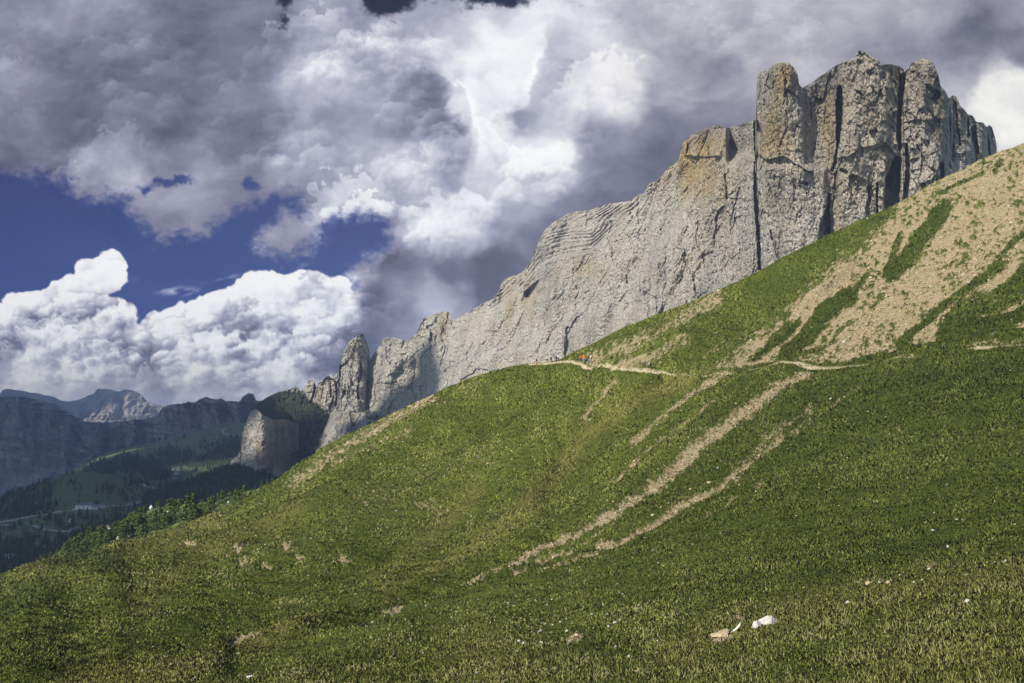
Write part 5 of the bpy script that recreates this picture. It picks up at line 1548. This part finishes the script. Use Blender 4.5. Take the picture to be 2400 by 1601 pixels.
# ------------------------------------------------------------------ sky
def paint_sky():
    dx = 2.3
    xs = np.arange(-520, 2920, dx); ys = np.arange(-420, 1090, dx)
    X, Y = np.meshgrid(xs, ys); X = X.astype(f4); Y = Y.astype(f4)
    # brightness survey of the cloud cover (x, y, brightness 0-255)
    L = [(0, 0, 148), (200, 0, 130), (400, 0, 118), (600, 0, 128), (800, 0, 160), (1000, 20, 165), (1200, 60, 205), (1400, 20, 215), (1600, 0, 198), (1800, 0, 188), (2000, 0, 180), (2200, 0, 168), (2400, 0, 158),
         (0, 100, 145), (200, 100, 128), (400, 100, 108), (600, 100, 122), (800, 100, 160), (950, 100, 178), (1080, 100, 200), (1200, 110, 240), (1330, 110, 185), (1500, 100, 188), (1700, 100, 186), (1900, 80, 172), (2100, 90, 150), (2280, 100, 128), (2420, 100, 132),
         (0, 200, 120), (150, 200, 118), (350, 210, 108), (550, 200, 120), (750, 190, 190), (900, 200, 160), (1000, 220, 150), (1100, 170, 236), (1200, 200, 240), (1320, 200, 185), (1450, 190, 215), (1600, 200, 160), (1720, 180, 150), (2260, 190, 165), (2380, 200, 228), (2480, 200, 235),
         (0, 300, 105), (200, 300, 104), (400, 300, 100), (600, 300, 112), (780, 280, 150), (930, 300, 150), (1040, 320, 142), (1140, 300, 240), (1200, 270, 150), (1330, 240, 200), (1460, 220, 205), (1560, 290, 130), (1700, 260, 125), (2400, 290, 238), (2330, 240, 232),
         (60, 370, 122), (240, 400, 150), (400, 370, 118), (560, 380, 128), (700, 380, 165), (850, 390, 172), (950, 370, 200), (1060, 400, 150), (1150, 370, 210), (1280, 360, 235), (1400, 330, 120), (1550, 380, 108), (1700, 330, 112),
         (280, 440, 165), (420, 470, 172), (560, 440, 140), (700, 440, 150), (860, 460, 175), (1000, 450, 170), (1130, 430, 205), (1280, 420, 180), (1420, 420, 115), (650, 540, 175), (400, 520, 160),
         (830, 540, 225), (880, 520, 215), (870, 580, 195), (960, 520, 150), (1010, 540, 215), (1090, 520, 190), (1200, 520, 160), (1320, 480, 120), (1220, 570, 118), (940, 620, 130), (1080, 640, 118), (1150, 620, 108), (1020, 700, 190), (1060, 690, 175), (960, 680, 150),
         (880, 700, 118), (860, 800, 104), (960, 740, 130), (1150, 680, 108), (900, 760, 120), (750, 860, 110), (820, 900, 120),
         (0, 720, 235), (90, 700, 242), (180, 660, 245), (250, 630, 242), (240, 690, 210), (60, 760, 150), (20, 800, 120), (150, 770, 175), (250, 760, 200), (300, 740, 190), (200, 830, 155), (120, 840, 150), (30, 870, 165), (300, 830, 150),
         (360, 770, 240), (470, 730, 245), (590, 670, 246), (650, 690, 222), (740, 660, 190), (800, 680, 240), (560, 740, 235), (680, 740, 205), (440, 810, 225), (520, 800, 230), (600, 790, 195), (700, 800, 225), (760, 740, 235), (420, 880, 200), (360, 880, 168), (480, 870, 165), (560, 880, 205),
         (580, 820, 130), (640, 830, 215), (700, 830, 150), (660, 900, 200), (720, 920, 215), (100, 900, 195), (200, 900, 170), (150, 880, 200), (0, 930, 190), (60, 900, 200), (400, 930, 175), (500, 935, 205), (620, 940, 215), (330, 905, 175),
         (-300, 0, 150), (-300, 300, 110), (-300, 700, 220), (-300, 900, 190), (2700, 0, 160), (2700, 200, 200), (2700, 500, 220), (-300, -300, 140), (400, -300, 130), (1200, -300, 190), (2400, -300, 160), (1600, 500, 108), (2000, 400, 130), (2400, 500, 225), (1200, 900, 120), (1800, 800, 130), (600, 1050, 205)]
    L += [(1100, 240, 242), (1125, 285, 244), (1160, 335, 240), (1180, 250, 238), (1230, 150, 240), (1090, 200, 225), (330, 60, 122), (1650, 430, 125), (1800, 400, 135)]
    # low resolution blend of the survey, warped so nothing keeps a straight edge
    wx = (fbm(X / 110, Y / 110, 5, 5, 0.58) - 0.5); wy = (fbm(X / 110 + 40, Y / 110 + 9, 5, 8, 0.58) - 0.5)
    Xw = X + wx * 90; Yw = Y + wy * 90
    num = np.zeros(X.shape, f4); den = np.full(X.shape, 1e-6, f4)
    for px, py, l in L:
        s = 46.0 if (px < 900 and py > 600) else 62.0
        d2 = ((Xw - px) ** 2 + (Yw - py) ** 2) / (s * s)
        w = 1.0 / (0.18 + d2) ** 2.4
        num += w * l; den += w
    lum = num / den / 255.0
    # cauliflower relief: heaped round heads, the lower ones in front
    q1 = (fbm(X / 130, Y / 95, 6, 81, 0.55) - 0.5) * 150; q2 = (fbm(X / 130 + 5, Y / 95 + 9, 6, 85, 0.55) - 0.5) * 150
    e1 = (fbm(X / 26, Y / 26, 5, 141, 0.6) - 0.5); e2 = (fbm(X / 26 + 4, Y / 26 + 9, 5, 147, 0.6) - 0.5)
    ra = np.random.default_rng(21)
    off = np.zeros(X.shape, f4)
    reg = [(250, 790, 330, 130, 1.0), (600, 790, 250, 140, 1.0), (860, 540, 55, 70, 1.0), (1240, 400, 110, 70, 0.7), (1010, 330, 120, 150, 0.55), (1010, 530, 110, 60, 0.6), (700, 380, 160, 60, 0.45), (830, 130, 200, 90, 0.5), (1450, 220, 130, 60, 0.4), (300, 200, 420, 150, 0.26), (1800, 90, 400, 90, 0.2), (150, 420, 300, 50, 0.35)]
    for rmin, rmax, cnt, am in ((70, 130, 170, 0.15), (32, 60, 620, 0.14), (15, 28, 1900, 0.085), (7, 12, 4200, 0.045)):
        cx = ra.uniform(-500, 2300, int(cnt * 1.25)); cy = ra.uniform(20, 1010, int(cnt * 1.25)); cnt = len(cx)
        w = np.zeros(cnt)
        for gx0, gy0, ga, gb, gw in reg: w = np.maximum(w, gw * gs(cx, cy, gx0, gy0, ga * 1.15, gb * 1.15))
        rad = ra.uniform(rmin, rmax, cnt)
        sel = ra.random(cnt) < w * 1.6
        cx, cy, rad, w = cx[sel], cy[sel], rad[sel], w[sel]
        for k in np.argsort(cy):
            r0 = rad[k]
            j0 = max(0, int((cx[k] - r0 * 1.5 - xs[0]) / dx)); j1 = min(len(xs), int((cx[k] + r0 * 1.5 - xs[0]) / dx) + 1)
            i0 = max(0, int((cy[k] - r0 * 1.5 - ys[0]) / dx)); i1 = min(len(ys), int((cy[k] + r0 * 1.5 - ys[0]) / dx) + 1)
            if j1 - j0 < 2 or i1 - i0 < 2: continue
            wr = 0.85 * r0
            u = (X[i0:i1, j0:j1] - cx[k] + e1[i0:i1, j0:j1] * wr) / r0; v = (Y[i0:i1, j0:j1] - cy[k] + e2[i0:i1, j0:j1] * wr) / (r0 * 0.85)
            q = u * u + v * v
            z = np.sqrt(np.clip(1 - q, 0, 1))
            sh = -u * 0.35 - v * 0.80 + z * 0.25
            al = sst(1.0, 0.86, q) * sst(0.95, -0.35, v) * min(1, w[k] * 1.3)
            o_ = off[i0:i1, j0:j1]
            o_ += al * (am * sh * 1.5 - o_ * 0.35)
    hs = fbm((X + q1) / 210, (Y + q2) / 130, 6, 25, 0.52)
    gy2, gx2 = np.gradient(hs * 100, dx)
    soft = np.tanh((gx2 * 0.35 + gy2 * 0.8) * 0.5)
    puff = np.clip(gs(X, Y, 250, 780, 330, 130) + gs(X, Y, 600, 780, 260, 140) + gs(X, Y, 860, 540, 60, 60), 0, 1)
    calm = np.clip(gs(X, Y, 350, 200, 330, 130) + gs(X, Y, 1600, 380, 260, 160) + gs(X, Y, 2200, 100, 300, 90), 0, 1)
    lum = np.where(lum < 0.5, 0.5 + (lum - 0.5) * 0.92 + 0.02, lum + 0.02)
    lum = lum - puff * 0.24
    lum = lum + off * (1.25 + 0.9 * puff) + soft * 0.03 * (1 - 0.4 * puff) * (1 - 0.5 * calm) + (hs - 0.5) * 0.42 * (1 - 0.4 * puff) * (1 - 0.45 * calm) \
        + (fbm((X + q1 * 0.5) / 40, (Y + q2 * 0.5) / 26, 5, 35, 0.6) - 0.5) * 0.10
    lum = np.where(lum > 0.86, 0.86 + 0.14 * np.tanh((lum - 0.86) / 0.14), lum)

    # crisp-edged cloud masses in front of brighter ones
    ew = (fbm(X / 34, Y / 34, 5, 45, 0.62) - 0.5) * 46; ew2 = (fbm(X / 34 + 9, Y / 34 + 5, 5, 49, 0.62) - 0.5) * 46
    Xe, Ye = X + ew, Y + ew2
    for pts, dl, fade, rim, (fx, fy, fa, fb) in [([(865, 520), (876, 290), (895, 250), (915, 235), (918, 195), (945, 175), (985, 156), (1030, 178), (1062, 205), (1092, 232), (1106, 290), (1128, 345), (1118, 420), (1080, 520)], -0.10, 200, 0.05, (1030, 250, 120, 130)),
                               ([(1300, -50), (1290, 60), (1270, 140), (1245, 205), (1228, 262), (1165, 262), (1150, 285), (1180, 330), (1230, 350), (1330, 330), (1600, 420), (1900, 300), (1900, -50)], -0.07, 90, 0.03, (1240, 200, 130, 130)),
                               ([(2200, 178), (2260, 182), (2330, 170), (2480, 172), (2480, 60), (2200, 60)], -0.06, 70, 0.0, (2380, 140, 150, 90)),
                               ([(838, 640), (830, 700), (850, 760), (800, 770), (770, 810), (720, 830), (690, 850), (700, 880), (760, 890), (860, 900), (1000, 900), (1100, 650), (900, 600)], -0.10, 140, 0.10, (790, 780, 90, 110))]:
        sd = poly_sd(Xe, Ye, pts)
        fm = gs(X, Y, fx, fy, fa, fb)
        lum = lum + (dl * sst(-3, 5, sd) * np.exp(-np.clip(sd, 0, 999) / fade) + 0.07 * sst(-26, -2, sd) * sst(1, -2, sd) * (1 if rim else 0)) * fm

    # open sky
    U = [(-700, -600), (3100, -600), (3100, 1300), (842, 1300), (838, 680), (824, 640), (852, 612), (905, 570), (895, 515), (850, 492), (800, 500), (770, 540), (722, 580), (660, 600), (612, 588), (606, 560), (640, 530), (655, 505),
         (700, 505), (722, 492), (718, 462), (690, 455), (640, 462), (560, 482), (520, 522), (440, 548), (395, 552), (350, 532), (300, 502), (290, 472), (230, 464), (160, 448), (170, 428), (60, 402), (-20, 386), (-700, 330)]
    C1 = [(-700, 1300), (-700, 690), (-50, 702), (0, 712), (20, 698), (60, 690), (90, 690), (110, 680), (130, 668), (150, 660), (160, 650), (185, 645), (182, 625), (190, 615), (215, 612), (235, 608), (240, 598), (262, 592), (280, 602), (290, 625), (287, 650), (275, 670),
          (250, 685), (235, 692), (270, 705), (305, 715), (318, 740), (320, 770), (340, 1300)]
    C2 = [(300, 1300), (322, 800), (330, 768), (345, 745), (372, 735), (400, 727), (430, 715), (460, 708), (470, 697), (500, 690), (530, 682), (550, 672), (562, 660), (590, 645), (612, 640), (640, 642), (665, 652), (700, 640), (740, 642), (770, 655), (800, 655), (815, 662), (825, 690),
          (870, 700), (870, 1300)]
    w1 = (fbm(X / 48, Y / 40, 6, 65, 0.66) - 0.5) * 74; w2 = (fbm(X / 48 + 7, Y / 40 + 3, 6, 69, 0.66) - 0.5) * 74
    sdU = poly_sd(X + w1, Y + w2, U)
    hx, hy = X + w1 * 0.8, Y + w2 * 0.8
    holes = gs(hx, hy, 345, 440, 22, 14) + gs(hx, hy, 400, 420, 42, 10) * 1.1 + gs(hx, hy, 590, 430, 20, 18) * 1.2 + gs(hx, hy, 775, 545, 28, 22) * 0.9 + gs(hx, hy, 898, -6, 46, 40) * 1.6 + gs(hx, hy, 930, -10, 60, 22) \
        + gs(hx, hy, 1170, -14, 90, 26) * 1.5 + gs(hx, hy, 664, 44, 9, 26) * 0.8 + gs(hx, hy, 668, 0, 24, 12) + gs(hx, hy, 300, 470, 14, 14) * 0.6 + gs(hx, hy, 640, 480, 40, 10) * 0.5
    fz = (fbm(X / 14, Y / 11, 4, 163, 0.6) - 0.5)
    covU = sst(-26, 24, sdU + fz * 44) * (1 - 0.92 * sst(0.12, 0.85, holes + fz * 0.7))
    wisp = sst(0.50, 0.72, fbm((X - Y * 0.3) / 60, (Y + X * 0.25) / 16, 5, 73, 0.6)) * (gs(X, Y, 520, 645, 40, 11, -0.2) + 0.8 * gs(X, Y, 420, 682, 50, 9) + 0.7 * gs(X, Y, 690, 622, 30, 10) + 0.4 * gs(X, Y, 320, 690, 14, 30)) * 1.1
    # cumulus outline made of round lobes
    lob = np.zeros(X.shape, f4)
    for i, s in enumerate((34, 17, 9)):
        d1, d2, cid = worley((X + 13 * i) / s, (Y + 5) / s, 31 + i)
        lob += s * 0.42 * (np.sqrt(np.clip(1 - d1 * d1, 0, 1)) - 0.55)
    e1 = (fbm(X / 20, Y / 20, 4, 77) - 0.5) * 16
    sdC = np.maximum(poly_sd(X + e1, Y + e1 * 0.6, C1), poly_sd(X + e1, Y + e1 * 0.6, C2)) + lob
    covC = sst(-2.0, 3.0, sdC)
    rim = sst(46, 4, sdC) * covC * (1 - covU)
    lum = lum + rim * 0.10
    cov = np.clip(np.maximum(np.maximum(covU, covC), wisp), 0, 1)
    thin = 1 - sst(0, 60, np.where(covC > 0.5, 60, sdU))
    lum = np.clip(lum + 0.03 * gs(X, Y, 300, 200, 450, 220), 0.36, 1.0)
    lum = lum * (1 - 0.10 * thin)

    # colour
    t = 1 - lum
    warm = sst(820, 960, Y) * sst(900, 500, X) * 0.8 + 0.35 * sst(1200, 1700, X)
    c = np.stack([lum * (1 - 0.08 * t) * (1 + 0.02 * warm), lum * (1 - 0.08 * t) * (1 - 0.0 * warm), lum * (1 + 0.25 * t) * (1 - 0.10 * warm)], -1)
    g = np.clip((Y + 100) / 900, 0, 1)[..., None]
    blue = np.array([0.150, 0.175, 0.330]) * (1 - g) + np.array([0.255, 0.325, 0.575]) * g
    blue = blue * (0.42 + 0.58 * sst(-60, 340, Y))[..., None]
    c = blue * (1 - cov[..., None]) + c * cov[..., None]
    c = np.clip(c, 0, 1)
    lin = np.where(c <= 0.04045, c / 12.92, ((c + 0.055) / 1.055) ** 2.4)
    return X, Y, lin


def build_sky():
    X, Y, lin = paint_sky()
    RAD = 26000.0
    x = X.astype(float) - 1200; zc = -(Y.astype(float) - H_PX / 2)
    d = np.stack([x, FOC * CT - zc * ST, FOC * ST + zc * CT], -1)
    d /= np.linalg.norm(d, axis=-1, keepdims=True)
    P = d * RAD
    m = NT('cloudy_sky')
    m.n.remove(m.b)
    e = m.n.new('ShaderNodeEmission')
    col = m.attr('cloud', 'Color')
    mp = m.co((1 / 26000.0,) * 3)
    n = m.noise(120.0, 5, 0.65, mp)
    q = m.ramp(n, [(0.2, 0.97), (0.8, 1.03)])
    m.l.new(m.mix(1.0, col, q, 'MULTIPLY'), e.inputs[0])
    e.inputs[1].default_value = 2 ** -0.38
    m.l.new(e.outputs[0], m.out.inputs[0])
    o = link_mesh('sky', P.reshape(-1, 3), grid_faces(*X.shape), m.m, True, attrs={'cloud': lin.reshape(-1, 3)})
    tag(o, 'blue sky heaped with white and grey cumulus clouds', kind='structure')


build_sky()

# ------------------------------------------------------------------ unseen cloud added overhead, shaped so its shadow falls on valley and lower wall
ALT = 2600.0


def shade_cloud_deck():
    k = ALT / math.tan(R(SUN_EL))
    ox, oy = SUN_H.x * k, SUN_H.y * k

    def up(px, py, r):
        p = unproj(px, py, r); kk = (ALT - p[..., 2]) / math.tan(R(SUN_EL))
        return np.stack([p[..., 0] + SUN_H.x * kk, p[..., 1] + SUN_H.y * kk], -1)
    sh, li = [], []
    for x in range(-500, 640, 40):
        for r, ya, yb in ((6800, 940, 1100), (5600, 950, 1080), (4700, 940, 1040)):
            if r == 4700 and x < 380: continue
            for y in range(ya, yb, 40): sh.append(up(x, y, r))
        for y, r in ((1060, 3200), (1100, 2700), (1140, 2300), (1180, 1750), (1230, 1500), (1280, 1200), (1340, 1000)):
            if x < 560: sh.append(up(x, y, r))
    for x, y, r in ((-100, 930, 10500), (60, 940, 10500), (150, 960, 9800), (120, 930, 10500), (0, 940, 10500), (-200, 930, 10500), (-300, 930, 10500)): sh.append(up(x, y, r))
    for x, y in ((690, 1040), (660, 1010), (640, 1040), (640, 1080), (720, 1080)): sh.append(up(x, y, 2420))
    for x, y in ((640, 945), (700, 950), (760, 970), (800, 1010), (780, 990)): li.append(up(x, y, 2480))
    for x, y in ((872, 985), (880, 960), (890, 940), (905, 935), (900, 965), (925, 925), (930, 950), (945, 905), (950, 935), (962, 885), (970, 915), (985, 870), (990, 900), (1000, 880), (1015, 905)): sh.append(up(x, y, float(interp(x, [(850, 2300), (960, 2190), (1060, 2050)]))))
    for x in range(230, 400, 20):
        for y in (915, 940, 970): li.append(up(x, y, 9300))
    for x, y, r in ((575, 1000, 2340), (590, 980, 2300), (565, 1060, 2360), (600, 1000, 2270), (430, 1108, 2700), (450, 1104, 2750), (500, 1085, 2800)): li.append(up(x, y, r))
    for x in range(700, 1060, 30):
        for y in (800, 840): li.append(up(x, y, 2300 if x < 850 else 2150))
    for x, y in ((800, 980), (840, 960), (1045, 870), (1030, 845), (1005, 825), (980, 835), (955, 852), (935, 872), (912, 895), (890, 910), (868, 930), (860, 955)): li.append(up(x, y, float(interp(x, [(800, 2330), (960, 2170), (1060, 2030)]))))
    for x in range(1080, 2400, 80):
        for y in (300, 500, 700, 850): li.append(up(x, y, float(interp(x, R_MAIN))))
    for x in range(0, 2400, 150):
        for r in (30, 100, 250, 450): li.append(up(x, 1200, r))
    sh = np.array(sh); li = np.array(li)
    x0, x1 = sh[:, 0].min() - 500, sh[:, 0].max() + 400
    y0, y1 = sh[:, 1].min() - 400, sh[:, 1].max() + 500
    st = 32.0
    gx_ = np.arange(x0, x1, st); gy_ = np.arange(y0, y1, st)
    GX, GY = np.meshgrid(gx_, gy_)
    wx = (fbm(GX / 200, GY / 200, 4, 3) - 0.5) * 70; wy = (fbm(GX / 200 + 5, GY / 200, 4, 9) - 0.5) * 70

    def near(A):
        b = np.full(GX.shape, 1e9)
        for q in A: b = np.minimum(b, np.hypot(GX + wx - q[0], GY + wy - q[1]))
        return b
    f = near(li) - near(sh)
    f = np.where(near(sh) < 700, f, -1)
    on = f > 0
    th = np.clip(f, 0, 900) * 0.35 + 25 + 60 * fbm(GX / 160, GY / 160, 4, 12)
    ids = np.full(GX.shape, -1); V = []; F = []
    for i, j in zip(*np.nonzero(on)):
        ids[i, j] = len(V) // 1
        V.append((GX[i, j], GY[i, j], ALT + th[i, j])); V.append((GX[i, j], GY[i, j], ALT - 12 - 10 * TAB[i & 511, j & 511]))
    for i in range(GX.shape[0] - 1):
        for j in range(GX.shape[1] - 1):
            q = [ids[i, j], ids[i, j + 1], ids[i + 1, j + 1], ids[i + 1, j]]
            if min(q) < 0: continue
            F.append(q); F.append([a + 1 for a in q[::-1]])
    m = NT('shade_cloud', 1.0); m.base((0.9, 0.9, 0.92))
    o = link_mesh('cloud', V, F, m.m, True)
    tag(o, 'unseen broad flat-based cloud added to shade the valley, outside the picture', kind='structure')


shade_cloud_deck()


# ------------------------------------------------------------------ air: one even body of haze round everything on the ground
hz = bmesh.new()
zb, zt = -901.0, 470.0
bmesh.ops.create_cube(hz, size=1.0)
for v in hz.verts:
    v.co = Vector((v.co.x * 50000, v.co.y * 29000 + 10000, (zb + zt) / 2 + v.co.z * (zt - zb)))
hm = bpy.data.materials.new('haze'); hm.use_nodes = True
hn = hm.node_tree.nodes; hn.clear()
ho = hn.new('ShaderNodeOutputMaterial'); hv = hn.new('ShaderNodeVolumePrincipled')
hv.inputs['Color'].default_value = (0.52, 0.66, 1.0, 1)
hv.inputs['Density'].default_value = 6.6e-5
hm.node_tree.links.new(hv.outputs[0], ho.inputs['Volume'])
haze = obj_bm('haze', hz, hm)
tag(haze, 'thin blue mountain haze', kind='stuff')
